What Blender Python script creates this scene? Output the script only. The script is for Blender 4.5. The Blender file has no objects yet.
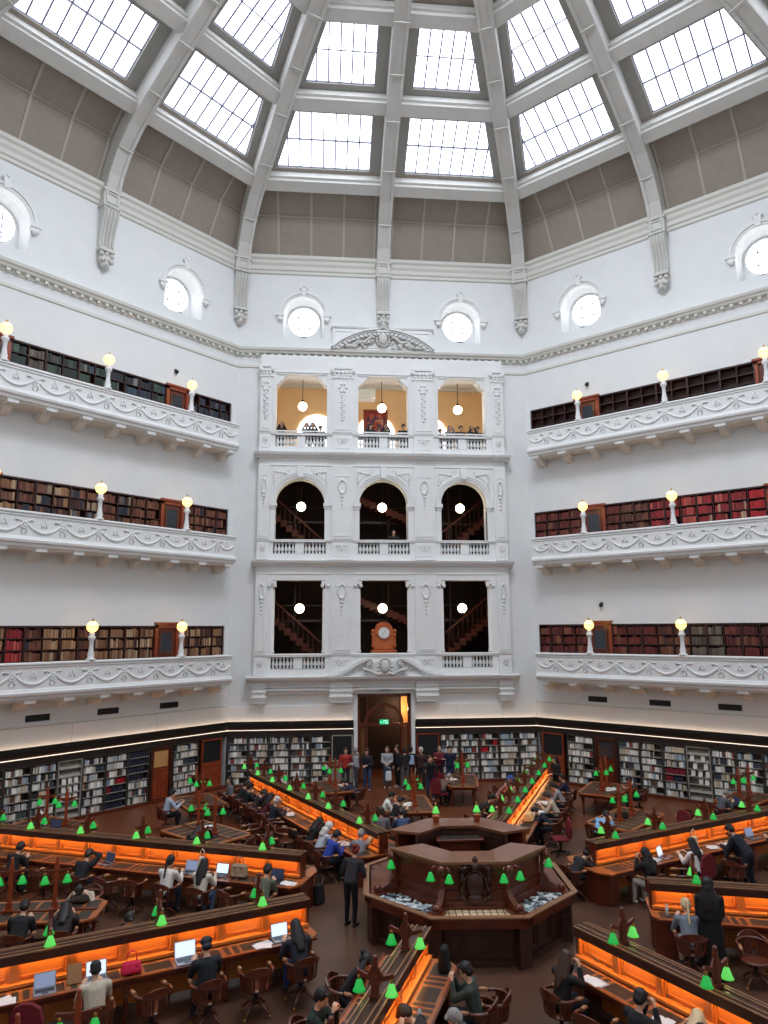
import bpy, bmesh, math, random
from mathutils import Vector, Matrix
random.seed(7)
PI = math.pi
T8 = math.tan(PI/8)
AP = 16.5                       # apothem of the octagonal room
HW = AP*T8                      # half width of a wall
COL = bpy.context.scene.collection

# ------------------------------------------------------------------ materials
def lin(c):
    return tuple(((x/255)/12.92 if x/255 <= .04045 else ((x/255+.055)/1.055)**2.4) for x in c) + (1,)
MATS = {}
def mat(name, rgb, rough=.6, metal=0, emit=None, strength=0, noise=0, nscale=8, bump=0, coat=0, trans=0, stretch=None, spec=None, alpha=None):
    if name in MATS: return MATS[name]
    m = bpy.data.materials.new(name); m.use_nodes = True
    nt = m.node_tree; b = nt.nodes['Principled BSDF']
    c = lin(rgb)
    b.inputs['Base Color'].default_value = c
    b.inputs['Roughness'].default_value = rough
    b.inputs['Metallic'].default_value = metal
    if spec is not None: b.inputs['Specular IOR Level'].default_value = spec
    if coat: b.inputs['Coat Weight'].default_value = coat
    if trans: b.inputs['Transmission Weight'].default_value = trans
    if emit:
        b.inputs['Emission Color'].default_value = lin(emit)
        b.inputs['Emission Strength'].default_value = strength
    if noise or bump:
        tc = nt.nodes.new('ShaderNodeTexCoord'); n = nt.nodes.new('ShaderNodeTexNoise')
        n.inputs['Scale'].default_value = nscale; n.inputs['Detail'].default_value = 5
        src = tc.outputs['Object']
        if stretch:
            mp = nt.nodes.new('ShaderNodeMapping'); mp.inputs['Scale'].default_value = stretch
            nt.links.new(src, mp.inputs['Vector']); src = mp.outputs['Vector']
        nt.links.new(src, n.inputs['Vector'])
        if noise:
            r = nt.nodes.new('ShaderNodeValToRGB')
            r.color_ramp.elements[0].position = .3; r.color_ramp.elements[1].position = .7
            r.color_ramp.elements[0].color = tuple(max(0, x*(1-noise)) for x in c[:3])+(1,)
            r.color_ramp.elements[1].color = tuple(min(1, x*(1+noise)) for x in c[:3])+(1,)
            nt.links.new(n.outputs['Fac'], r.inputs['Fac']); nt.links.new(r.outputs['Color'], b.inputs['Base Color'])
        if bump:
            bp = nt.nodes.new('ShaderNodeBump'); bp.inputs['Strength'].default_value = bump; bp.inputs['Distance'].default_value = .02
            nt.links.new(n.outputs['Fac'], bp.inputs['Height']); nt.links.new(bp.outputs['Normal'], b.inputs['Normal'])
    MATS[name] = m
    return m

M_WALL = mat('wall_paint', (228,231,231), .7, noise=.02, nscale=1.2, bump=.05)
M_WHITE = mat('white_plaster', (231,233,232), .6, noise=.02, nscale=3)
M_BOARD = mat('acoustic_board', (236,232,226), .7)
M_RIB = mat('rib_paint', (206,205,200), .6, noise=.03, nscale=2)
M_SHELL = mat('dome_grey', (160,158,152), .7, noise=.03, nscale=2)
M_TAUPE = mat('coffer_taupe', (160,150,139), .8, noise=.05, nscale=3)
M_TAUPEL = mat('coffer_strip', (186,178,167), .75)
M_LEAD = mat('glazing_bar', (150,152,172), .5)
M_SKY = mat('skylight_glass', (240,244,250), .4, emit=(238,244,255), strength=3.3)
M_OCU = mat('oculus_glass', (240,244,250), .4, emit=(240,245,255), strength=17.0)
M_WIN = mat('window_glass', (245,245,250), .4, emit=(252,250,250), strength=3.6)
M_WOOD = mat('mahogany', (98,42,24), .33, noise=.35, nscale=3, stretch=(1,1,6), coat=.3)
M_WOODD = mat('mahogany_dark', (60,30,20), .4, noise=.35, nscale=3, stretch=(1,1,5), coat=.2)
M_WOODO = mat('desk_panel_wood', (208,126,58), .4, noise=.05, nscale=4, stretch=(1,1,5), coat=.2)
M_WOODT = mat('desk_top_wood', (164,92,48), .35, noise=.18, nscale=3, stretch=(5,1,1), coat=.3)
M_WOODL = mat('worn_edge_wood', (140,100,72), .4, noise=.15, nscale=5)
M_WOODR = mat('red_wood_panel', (140,60,30), .4, noise=.25, nscale=2, stretch=(1,1,5), coat=.2)
M_CHAIR = mat('chair_wood', (92,44,27), .32, noise=.3, nscale=6, coat=.4)
M_CHAIRL = mat('chair_worn_wood', (165,116,78), .35, noise=.2, nscale=8, coat=.3)
M_LEATHER = mat('desk_leather', (50,42,36), .5, noise=.2, nscale=20)
M_BLACK = mat('black_trim', (18,16,16), .4)
M_BOARDK = mat('black_board', (17,17,19), .7)
M_STEEL = mat('shelf_steel', (64,60,56), .5)
M_SHELFP = mat('pale_shelf', (150,146,134), .6)
M_SOFFIT = mat('soffit_glow_tint', (226,216,202), .7)  # beige has the warm globe and floor-bounce light mixed into the colour
M_CORN = mat('cornice_paint', (216,216,208), .6)
M_CASED = mat('gallery_case_wood', (56,24,20), .5)
M_MAROON = mat('maroon_cloth', (110,22,34), .9)
M_GLOBE = mat('warm_globe', (255,236,190), .4, emit=(255,196,104), strength=3.0)
M_SHELFLIGHT = mat('shelf_light', (255,246,232), .5, emit=(255,236,210), strength=1.1)
M_COVE = mat('cove_light', (255,240,220), .5, emit=(255,220,180), strength=5)
M_GLOBEW = mat('white_globe', (255,250,230), .4, emit=(255,232,190), strength=15.0)
M_STRIP = mat('strip_light', (255,170,80), .5, emit=(255,198,112), strength=40.0)
M_STRIPY = mat('bright_strip_light', (255,200,130), .5, emit=(255,214,150), strength=55.0)
M_GREEN = mat('green_glass_shade', (16,130,52), .25, emit=(30,214,84), strength=.42, coat=.5)
M_GREENL = mat('pale_green_glass_shade', (60,160,60), .25, emit=(110,240,104), strength=.6, coat=.5)
M_BULB = mat('lamp_bulb', (255,240,200), .4, emit=(255,226,170), strength=14)
M_BRASS = mat('brass', (180,140,70), .35, metal=.8)
M_DARKM = mat('dark_metal', (40,36,34), .4, metal=.5)
M_OCHRE = mat('ochre_wall', (248,212,160), .8, noise=.03, nscale=1)
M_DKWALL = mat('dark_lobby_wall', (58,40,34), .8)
M_STAIR = mat('stair_timber', (110,50,32), .5)
M_GLASSD = mat('dark_door_glass', (52,58,66), .15)
M_VENT = mat('vent_dark', (52,46,42), .7)
M_PAPER = mat('paper', (232,232,230), .7)
M_PRINT = mat('printed_page', (196,198,202), .7, noise=.3, nscale=40)
M_CARD = mat('tan_card', (226,196,160), .6)
M_LAPS = mat('laptop_silver', (150,152,158), .35, metal=.4)
M_LAPK = mat('laptop_dark', (32,32,36), .4)
M_SCREEN = mat('lit_screen', (210,222,240), .3, emit=(205,220,245), strength=.9)
M_SCREENB = mat('dim_screen', (150,160,185), .3, emit=(120,130,165), strength=.5)
M_SCREEND = mat('dark_screen', (30,34,44), .3, emit=(60,70,110), strength=.25)
M_SKIN = [mat('skin_light', (214,166,140), .55), mat('skin_mid', (176,122,92), .55), mat('skin_brown', (122,80,58), .55)]
M_LIP = mat('lips', (150,80,75), .5)
M_EYE = mat('eyes', (30,22,20), .3)

# carpet floor: grey-brown in the middle, warm polished boards around the edge of the room
def floor_material():
    m = bpy.data.materials.new('reading_room_floor'); m.use_nodes = True
    nt = m.node_tree; b = nt.nodes['Principled BSDF']; N = nt.nodes.new; L = nt.links.new
    tc = N('ShaderNodeTexCoord'); n = N('ShaderNodeTexNoise'); n.inputs['Scale'].default_value = .7; n.inputs['Detail'].default_value = 8
    L(tc.outputs['Object'], n.inputs['Vector'])
    r = N('ShaderNodeValToRGB'); r.color_ramp.elements[0].color = lin((76,52,42)); r.color_ramp.elements[1].color = lin((102,72,56))
    r.color_ramp.elements[0].position = .35; r.color_ramp.elements[1].position = .7
    L(n.outputs['Fac'], r.inputs['Fac'])
    r2 = N('ShaderNodeValToRGB'); r2.color_ramp.elements[0].color = lin((100,54,34)); r2.color_ramp.elements[1].color = lin((124,70,42))
    L(n.outputs['Fac'], r2.inputs['Fac'])
    ln = N('ShaderNodeVectorMath'); ln.operation = 'LENGTH'; L(tc.outputs['Object'], ln.inputs[0])
    mr = N('ShaderNodeMapRange'); mr.inputs['From Min'].default_value = 10.6; mr.inputs['From Max'].default_value = 10.9
    L(ln.outputs['Value'], mr.inputs['Value'])
    mx = N('ShaderNodeMix'); mx.data_type = 'RGBA'
    L(mr.outputs['Result'], mx.inputs[0]); L(r.outputs['Color'], mx.inputs[6]); L(r2.outputs['Color'], mx.inputs[7])
    L(mx.outputs[2], b.inputs['Base Color'])
    b.inputs['Roughness'].default_value = .34
    return m
M_FLOOR = floor_material()

BOOKM = bpy.data.materials.new('book_spine'); BOOKM.use_nodes = True
_b = BOOKM.node_tree.nodes['Principled BSDF']; _a = BOOKM.node_tree.nodes.new('ShaderNodeAttribute'); _a.attribute_name = 'Col'
BOOKM.node_tree.links.new(_a.outputs['Color'], _b.inputs['Base Color']); _b.inputs['Roughness'].default_value = .6

# ------------------------------------------------------------------ mesh builder
class MB:
    def __init__(s): s.v = []; s.f = []; s.m = []; s.sm = []; s.mi = 0; s.X = Matrix.Identity(4); s.smooth = False
    def vert(s, p): s.v.append((s.X @ Vector(p))[:]); return len(s.v)-1
    def face(s, idx): s.f.append(tuple(idx)); s.m.append(s.mi); s.sm.append(s.smooth)
    def poly(s, pts): s.face([s.vert(p) for p in pts])
    def box(s, x0, x1, y0, y1, z0, z1):
        i = [s.vert(p) for p in ((x0,y0,z0),(x1,y0,z0),(x1,y1,z0),(x0,y1,z0),(x0,y0,z1),(x1,y0,z1),(x1,y1,z1),(x0,y1,z1))]
        for q in ((0,3,2,1),(4,5,6,7),(0,1,5,4),(1,2,6,5),(2,3,7,6),(3,0,4,7)): s.face([i[k] for k in q])
        return s
    def bev(s, x0, x1, y0, y1, z0, z1, b=.01):     # box with chamfered vertical and top edges
        b = min(b, (x1-x0)/3, (y1-y0)/3, (z1-z0)/3)
        def ring(e, z): return [s.vert(p) for p in ((x0+b+e,y0+e,z),(x1-b-e,y0+e,z),(x1-e,y0+b+e,z),(x1-e,y1-b-e,z),(x1-b-e,y1-e,z),(x0+b+e,y1-e,z),(x0+e,y1-b-e,z),(x0+e,y0+b+e,z))]
        rs = [ring(b, z0), ring(0, z0+b), ring(0, z1-b), ring(b, z1)]
        s.face(rs[0][::-1]); s.face(rs[-1])
        for a, c in zip(rs, rs[1:]):
            for k in range(8): s.face((a[k], a[(k+1)%8], c[(k+1)%8], c[k]))
        return s
    def prism(s, pts, axis, a, b):   # pts 2-D polygon swept along an axis: 'x' -> (y,z), 'y' -> (x,z), 'z' -> (x,y)
        def P(p, t): return {'x': (t, p[0], p[1]), 'y': (p[0], t, p[1]), 'z': (p[0], p[1], t)}[axis]
        i = [s.vert(P(p, a)) for p in pts]; j = [s.vert(P(p, b)) for p in pts]; n = len(pts)
        s.face(i[::-1]); s.face(j)
        for k in range(n): s.face((i[k], i[(k+1)%n], j[(k+1)%n], j[k]))
        return s
    def lathe(s, prof, n=12, c=(0,0,0), cap=True, sx=1, sy=1):
        rs = []
        for r, z in prof: rs.append([s.vert((c[0]+sx*r*math.cos(2*PI*k/n), c[1]+sy*r*math.sin(2*PI*k/n), c[2]+z)) for k in range(n)])
        o = s.smooth; s.smooth = True
        for a, b in zip(rs, rs[1:]):
            for k in range(n): s.face((a[k], a[(k+1)%n], b[(k+1)%n], b[k]))
        s.smooth = o
        if cap: s.face(rs[0][::-1]); s.face(rs[-1])
        return s
    def sphere(s, c, r, n=12, m=8, sc=(1,1,1)):
        prof = [(max(1e-4, math.sin(PI*k/m))*r, -math.cos(PI*k/m)*r*sc[2]) for k in range(m+1)]
        return s.lathe(prof, n, c, True, sc[0], sc[1])
    def tube(s, pts, r, n=6, cap=True):
        pts = [Vector(p) for p in pts]; rr = r if isinstance(r, (list, tuple)) else [r]*len(pts)
        rs = []; up = Vector((0,0,1))
        for i, p in enumerate(pts):
            d = (pts[min(i+1, len(pts)-1)] - pts[max(i-1, 0)]).normalized()
            a = d.cross(up if abs(d.dot(up)) < .95 else Vector((1,0,0))).normalized(); b = d.cross(a)
            rs.append([s.vert(p + (a*math.cos(2*PI*k/n) + b*math.sin(2*PI*k/n))*rr[i]) for k in range(n)])
        o = s.smooth; s.smooth = True
        for a, b in zip(rs, rs[1:]):
            for k in range(n): s.face((a[k], a[(k+1)%n], b[(k+1)%n], b[k]))
        s.smooth = o
        if cap: s.face(rs[0][::-1]); s.face(rs[-1])
        return s
    def bar(s, p, q, w, h):      # rectangular bar between two points, w across, h in height
        p = Vector(p); q = Vector(q); d = (q-p).normalized(); a = d.cross(Vector((0,0,1)))
        a = a.normalized() if a.length > 1e-4 else Vector((1,0,0)); b = a.cross(d).normalized()
        i = []
        for c in (p, q):
            for u, v in ((-1,-1),(1,-1),(1,1),(-1,1)): i.append(s.vert(c + a*u*w/2 + b*v*h/2))
        for qd in ((3,2,1,0),(4,5,6,7),(0,1,5,4),(1,2,6,5),(2,3,7,6),(3,0,4,7)): s.face([i[k] for k in qd])
        return s
    def build(s, name, mats, parent=None, M=None):
        me = bpy.data.meshes.new(name); me.from_pydata(s.v, [], s.f)
        if not isinstance(mats, (list, tuple)): mats = [mats]
        for m in mats: me.materials.append(m)
        if len(mats) > 1: me.polygons.foreach_set('material_index', s.m)
        me.polygons.foreach_set('use_smooth', s.sm)
        bm = bmesh.new(); bm.from_mesh(me); bmesh.ops.recalc_face_normals(bm, faces=bm.faces); bm.to_mesh(me); bm.free()
        return link(name, me, parent, M)
def link(name, me, parent=None, M=None):
    o = bpy.data.objects.new(name, me); COL.objects.link(o)
    if parent is not None: o.parent = parent
    if M is not None: o.matrix_local = M
    return o
def tag(o, label, cat, group=None, kind=None):
    if label: o['label'] = label
    if cat: o['category'] = cat
    if group: o['group'] = group
    if kind: o['kind'] = kind
    return o
def thing(name, label, cat, M=None, group=None):
    o = bpy.data.objects.new(name, None); COL.objects.link(o); o.empty_display_size = .1
    if M is not None: o.matrix_local = M
    return tag(o, label, cat, group)
def struct(o): o['kind'] = 'structure'; return o
def dup(root, M, label=None, group=None):
    r = root.copy(); COL.objects.link(r); r.matrix_local = M
    if label: r['label'] = label
    if group: r['group'] = group
    def rec(a, b):
        for ch in a.children:
            c = ch.copy(); COL.objects.link(c); c.parent = b; c.matrix_parent_inverse = Matrix.Identity(4)
            rec(ch, c)
    rec(root, r)
    return r
def setmat(o, m, slot=0):
    o.material_slots[slot].link = 'OBJECT'; o.material_slots[slot].material = m
def TR(x, y, z=0, a=0): return Matrix.Translation((x, y, z)) @ Matrix.Rotation(a, 4, 'Z')
def WF(k): return Matrix.Rotation(k*PI/4, 4, 'Z') @ Matrix.Translation((0, AP, 0))   # wall frame: x to the right, y into the wall
ORD = ['first','second','third','fourth','fifth','sixth','seventh','eighth','ninth','tenth','eleventh','twelfth']
CAM = Vector((-2.882, -15.317, 6.633))

def bez(p0, p1, p2, n=8):
    p0, p1, p2 = Vector(p0), Vector(p1), Vector(p2)
    return [p0*(1-t)**2 + p1*2*t*(1-t) + p2*t*t for t in [k/n for k in range(n+1)]]
def frame_rect(mb, x0, x1, z0, z1, y0, y1, w):     # picture-frame moulding in a wall plane
    mb.box(x0, x1, y0, y1, z0, z0+w); mb.box(x0, x1, y0, y1, z1-w, z1); mb.box(x0, x0+w, y0, y1, z0+w, z1-w); mb.box(x1-w, x1, y0, y1, z0+w, z1-w)
def moulding(mb, x0, x1, prof, yb=0.0):            # profile (projection, z) run along x; projections go into the room (-y)
    pts = [(yb, prof[0][1])] + [(-p, z) for p, z in prof] + [(yb, prof[-1][1])]
    mb.prism(pts, 'x', x0, x1)
def grid_wall(mb, x0, x1, z0, z1, holes, y, depth):
    xs = sorted({x0, x1, *[v for h in holes for v in h[:2]]}); zs = sorted({z0, z1, *[v for h in holes for v in h[2:4]]})
    def hole(x, z): return any(h[0] < x < h[1] and h[2] < z < h[3] for h in holes)
    for a, b in zip(xs, xs[1:]):
        for c, d in zip(zs, zs[1:]):
            if not hole((a+b)/2, (c+d)/2): mb.poly([(a,y,c),(b,y,c),(b,y,d),(a,y,d)]); mb.poly([(a,y+depth,c),(a,y+depth,d),(b,y+depth,d),(b,y+depth,c)])
    for h in holes:
        a, b, c, d = h[:4]
        mb.poly([(a,y,c),(a,y+depth,c),(a,y+depth,d),(a,y,d)]); mb.poly([(b,y,c),(b,y,d),(b,y+depth,d),(b,y+depth,c)])
        if c > z0+1e-3: mb.poly([(a,y,c),(b,y,c),(b,y+depth,c),(a,y+depth,c)])
        mb.poly([(a,y,d),(a,y+depth,d),(b,y+depth,d),(b,y,d)])
def arch_plate(mb, x0, x1, zb, zt, cx, r, zs, y, depth, n=20):   # fills rectangle x0..x1, zb..zt around an arched opening (zb = springing)
    for s in (-1, 1):
        xe = x0 if s < 0 else x1
        if abs(xe-(cx+s*r)) > 1e-3 and zs > zb+1e-3:
            mb.poly([(xe,y,zb),(cx+s*r,y,zb),(cx+s*r,y,zs),(xe,y,zs)])
        if zs > zb+1e-3: mb.poly([(cx+s*r,y,zb),(cx+s*r,y+depth,zb),(cx+s*r,y+depth,zs),(cx+s*r,y,zs)])
    pr = None
    for k in range(n+1):
        a = PI*k/n; p = (cx+r*math.cos(a), zs+r*math.sin(a))
        # outer point on rectangle
        dx, dz = math.cos(a), math.sin(a)
        t = 1e9
        if dx > 1e-6: t = min(t, (x1-cx)/dx)
        if dx < -1e-6: t = min(t, (x0-cx)/dx)
        if dz > 1e-6: t = min(t, (zt-zs)/dz)
        q = (cx+dx*t, zs+dz*t)
        if pr:
            pp, pq = pr
            pts = [(pp[0],y,pp[1]), (pq[0],y,pq[1])]
            for cxn, czn in ((x1,zt),(x0,zt)):
                if min(pq[0],q[0])-1e-6 <= cxn <= max(pq[0],q[0])+1e-6 and min(pq[1],q[1])-1e-6 <= czn <= max(pq[1],q[1])+1e-6 and (abs(pq[0]-q[0])>1e-6 and abs(pq[1]-q[1])>1e-6): pts.append((cxn,y,czn))
            pts += [(q[0],y,q[1]), (p[0],y,p[1])]
            mb.poly(pts)
            mb.poly([(pp[0],y,pp[1]), (p[0],y,p[1]), (p[0],y+depth,p[1]), (pp[0],y+depth,pp[1])])
        pr = (p, q)
# ================================================================== the room
ZT = 24.4
fl = MB(); fl.poly([(AP/math.cos(PI/8)*1.06*math.cos(PI/8+k*PI/4), AP/math.cos(PI/8)*1.06*math.sin(PI/8+k*PI/4), 0) for k in range(8)])
fl.box(-1.6, 1.6, 17, 20.2, -.02, 0.001)
struct(fl.build('floor', M_FLOOR))
NAMES = {0:'wall_back', 1:'wall_back_left', 2:'wall_left', 3:'wall_front_left', 4:'wall_front', 5:'wall_front_right', 6:'wall_right', 7:'wall_back_right'}
LEVELS = [(4.6, 6.8, 5.58), (9.66, 11.95, 10.62), (14.62, 16.9, 15.62)]     # gallery floor, case top, rail top
WX = 3.8                                       # round windows sit at +-WX on every wall
def niche(cx): return (cx-1.0, cx+1.0, 20.3, 22.62)
for k in range(8):
    mb = MB(); holes = [niche(-WX), niche(WX)]
    seen = k in (0, 1, 7)
    if k == 0: holes += [(-5.35, 5.3, 4.6, 19.0), (-1.2, 1.17, 0, 3.82), (-HW, -1.36, 0, 2.46), (1.33, HW, 0, 2.46)]
    if k in (1, 7):
        holes += [(-HW+.27, HW-.27, a, b) for a, b, _ in LEVELS]; holes += [(-HW, HW, 0, 2.46)]
    grid_wall(mb, -HW, HW, 0, ZT, holes, 0, .42)
    for cx in (-WX, WX):
        x0, x1, z0, z1 = niche(cx); arch_plate(mb, x0, x1, z0, z1, cx, .95, 21.45, 0, .42)
        # tapered reveal back to the glazed wall
        n = 16; f = []; b = []
        f.append((cx-.95, 20.3)); b.append((cx-.86, 20.45))
        for i in range(n+1):
            a = PI-PI*i/n; f.append((cx+.95*math.cos(a), 21.45+.95*math.sin(a))); b.append((cx+.86*math.cos(a), 21.42+.86*math.sin(a)))
        f.append((cx+.95, 20.3)); b.append((cx+.86, 20.45))
        for i in range(len(f)):
            j = (i+1) % len(f); mb.poly([(f[i][0], .42, f[i][1]), (f[j][0], .42, f[j][1]), (b[j][0], .8, b[j][1]), (b[i][0], .8, b[i][1])])
        # plate with circular opening behind
        c0 = (cx, 21.45)
        for i in range(24):
            a0, a1 = 2*PI*i/24, 2*PI*(i+1)/24
            mb.poly([(cx+.82*math.cos(a0), .8, 21.45+.82*math.sin(a0)), (cx+1.6*math.cos(a0), .8, 21.45+1.6*math.sin(a0)), (cx+1.6*math.cos(a1), .8, 21.45+1.6*math.sin(a1)), (cx+.82*math.cos(a1), .8, 21.45+.82*math.sin(a1))])
            mb.poly([(cx+.82*math.cos(a0), .8, 21.45+.82*math.sin(a0)), (cx+.82*math.cos(a1), .8, 21.45+.82*math.sin(a1)), (cx+.82*math.cos(a1), .95, 21.45+.82*math.sin(a1)), (cx+.82*math.cos(a0), .95, 21.45+.82*math.sin(a0))])
    if k in (1, 7):
        for a, b, _ in LEVELS:      # back of the recess that holds the gallery bookcases
            mb.poly([(-HW+.2, .41, a), (HW-.2, .41, a), (HW-.2, .41, b), (-HW+.2, .41, b)])
    w = struct(mb.build(NAMES[k], M_WALL, None, WF(k)))
    # mouldings
    mo = MB()
    moulding(mo, -HW-.1, HW+.1, [(0, 19.26), (.05, 19.28), (.07, 19.38), (.2, 19.42), (.24, 19.5), (.3, 19.55), (.33, 19.66), (0, 19.7)])
    moulding(mo, -HW, HW, [(0, 18.72), (.05, 18.75), (.05, 18.86), (0, 18.88)])
    x = -HW+.18
    while x < HW-.1: mo.box(x, x+.13, -.17, 0, 19.3, 19.41); x += .34
    moulding(mo, -HW-.1, HW+.1, [(0, 23.45), (.07, 23.5), (.07, 23.62), (.13, 23.68), (.13, 23.86), (.2, 23.98), (.22, 24.12), (.3, 24.2), (.32, 24.34), (0, 24.42)])
    if k not in (0,): moulding(mo, -HW, HW, [(0, 3.36), (.03, 3.38), (.03, 3.42), (0, 3.44)])
    struct(mo.build('trim_cornice', M_CORN, w))
    if k in (0, 1, 7):       # smooth boards above the shelving
        bo = MB(); xs = [-HW+.02, -5.3, -3.2, -1.38] if k == 0 else [-HW+.02, -3.4, 0, 3.4, HW-.02]
        for a, b in zip(xs, xs[1:]): bo.box(a, b-.015, -.03, 0, 2.64, 3.36)
        if k == 0:
            for a, b in ((1.35, 3.2), (3.2, 5.3), (5.3, HW-.02)): bo.box(a, b-.015, -.03, 0, 2.64, 3.36)
        struct(bo.build('trim_boards', M_BOARD, w))
# round windows with hoods and sill lights
protoW = None
wi = 0
for k in range(8):
    for cx in (-WX, WX):
        wi += 1
        if protoW is None:
            r = thing('window_1', None, None); 
            fr = MB()
            n = 28
            for i in range(n):
                a0, a1 = 2*PI*i/n, 2*PI*(i+1)/n
                for (r0, r1, y0, y1) in ((.74, .83, .8, .9),):
                    P = lambda rr, a, y: (rr*math.cos(a), y, rr*math.sin(a))
                    fr.poly([P(r0,a0,y0), P(r1,a0,y0), P(r1,a1,y0), P(r0,a1,y0)]); fr.poly([P(r0,a0,y0), P(r0,a1,y0), P(r0,a1,y1), P(r0,a0,y1)])
            for u in (-.28, .28): fr.box(u-.02, u+.02, .86, .9, -.7, .7); fr.box(-.7, .7, .86, .9, u-.02, u+.02)
            fr.mi = 0; fr.m = [1 if i < 2*n else 0 for i in range(len(fr.f))]; fr.build('window_frame', [M_LEAD, M_WHITE], r)
            g = MB(); g.poly([(.8*math.cos(2*PI*i/n), .91, .8*math.sin(2*PI*i/n)) for i in range(n)]); g.build('pane', M_WIN, r)
            h = MB()
            for (ra, rb, p) in ((.97, 1.06, .05), (1.06, 1.17, .1)):
                for i in range(16):
                    a0, a1 = PI*i/16, PI*(i+1)/16
                    P = lambda rr, a, y: (rr*math.cos(a), y, rr*math.sin(a))
                    h.poly([P(ra,a0,-p), P(rb,a0,-p), P(rb,a1,-p), P(ra,a1,-p)]); h.poly([P(rb,a0,-p), P(rb,a0,0), P(rb,a1,0), P(rb,a1,-p)]); h.poly([P(ra,a0,0), P(ra,a0,-p), P(ra,a1,-p), P(ra,a1,0)])
            for s in (-1, 1): h.box(min(s*.93, s*1.3), max(s*.93, s*1.3), -.15, 0, -.1, .03); h.box(min(s*.97, s*1.24), max(s*.97, s*1.24), -.11, 0, -.26, -.1); h.sphere((s*1.1, -.1, -.3), .1, 8, 6)
            h.prism([(-.1, .98), (.1, .98), (.15, 1.36), (-.15, 1.36)], 'y', -.16, 0); h.sphere((0, -.12, 1.4), .1, 8, 6); h.sphere((-.13, -.1, 1.34), .07, 8, 6); h.sphere((.13, -.1, 1.34), .07, 8, 6)
            h.build('window_hood', M_WHITE, r)
            s = MB(); s.smooth = True; s.sphere((0, .3, -1.06), .2, 14, 6, (1, .7, .35)); s.build('sill_light', M_DARKM, r)
            protoW = r; r['kind'] = 'structure'; r.matrix_local = WF(k) @ Matrix.Translation((cx, 0, 21.45)); 
        else:
            r = dup(protoW, WF(k) @ Matrix.Translation((cx, 0, 21.45))); r.name = 'window_%d' % wi; r['kind'] = 'structure'

# ---------------------------------------------------------------- dome
PROF = [(16.1,23.9),(15.85,24.7),(15.3,25.55),(14.5,26.25),(13.3,26.95),(11.4,27.95),(9.8,28.8),(8,29.5),(6,30.2),(4.2,30.6)]
def offp(pr, d):
    o = []
    for i, (a, b) in enumerate(pr):
        p = pr[max(i-1,0)]; n = pr[min(i+1,len(pr)-1)]; tx, tz = n[0]-p[0], n[1]-p[1]; l = math.hypot(tx, tz); o.append((a+tz/l*d, b-tx/l*d))
    return o
def at_ap(pr, ap):
    for (a, b), (c, d) in zip(pr, pr[1:]):
        if (a-ap)*(c-ap) <= 0 and a != c: t = (a-ap)/(a-c); return b+(d-b)*t
    return pr[-1][1] if ap < pr[-1][0] else pr[0][1]
SH = offp(PROF, .8); SH[0] = (16.75, 24.3); 
def shell(ap): return at_ap(SH, ap)
rows = [16.75, 15.8, 15.35, 14.95, 14.05, 11.9, 10.85, 8.68, 7.9, 6.5, 5.2, 4.2]
wn = wi
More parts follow.
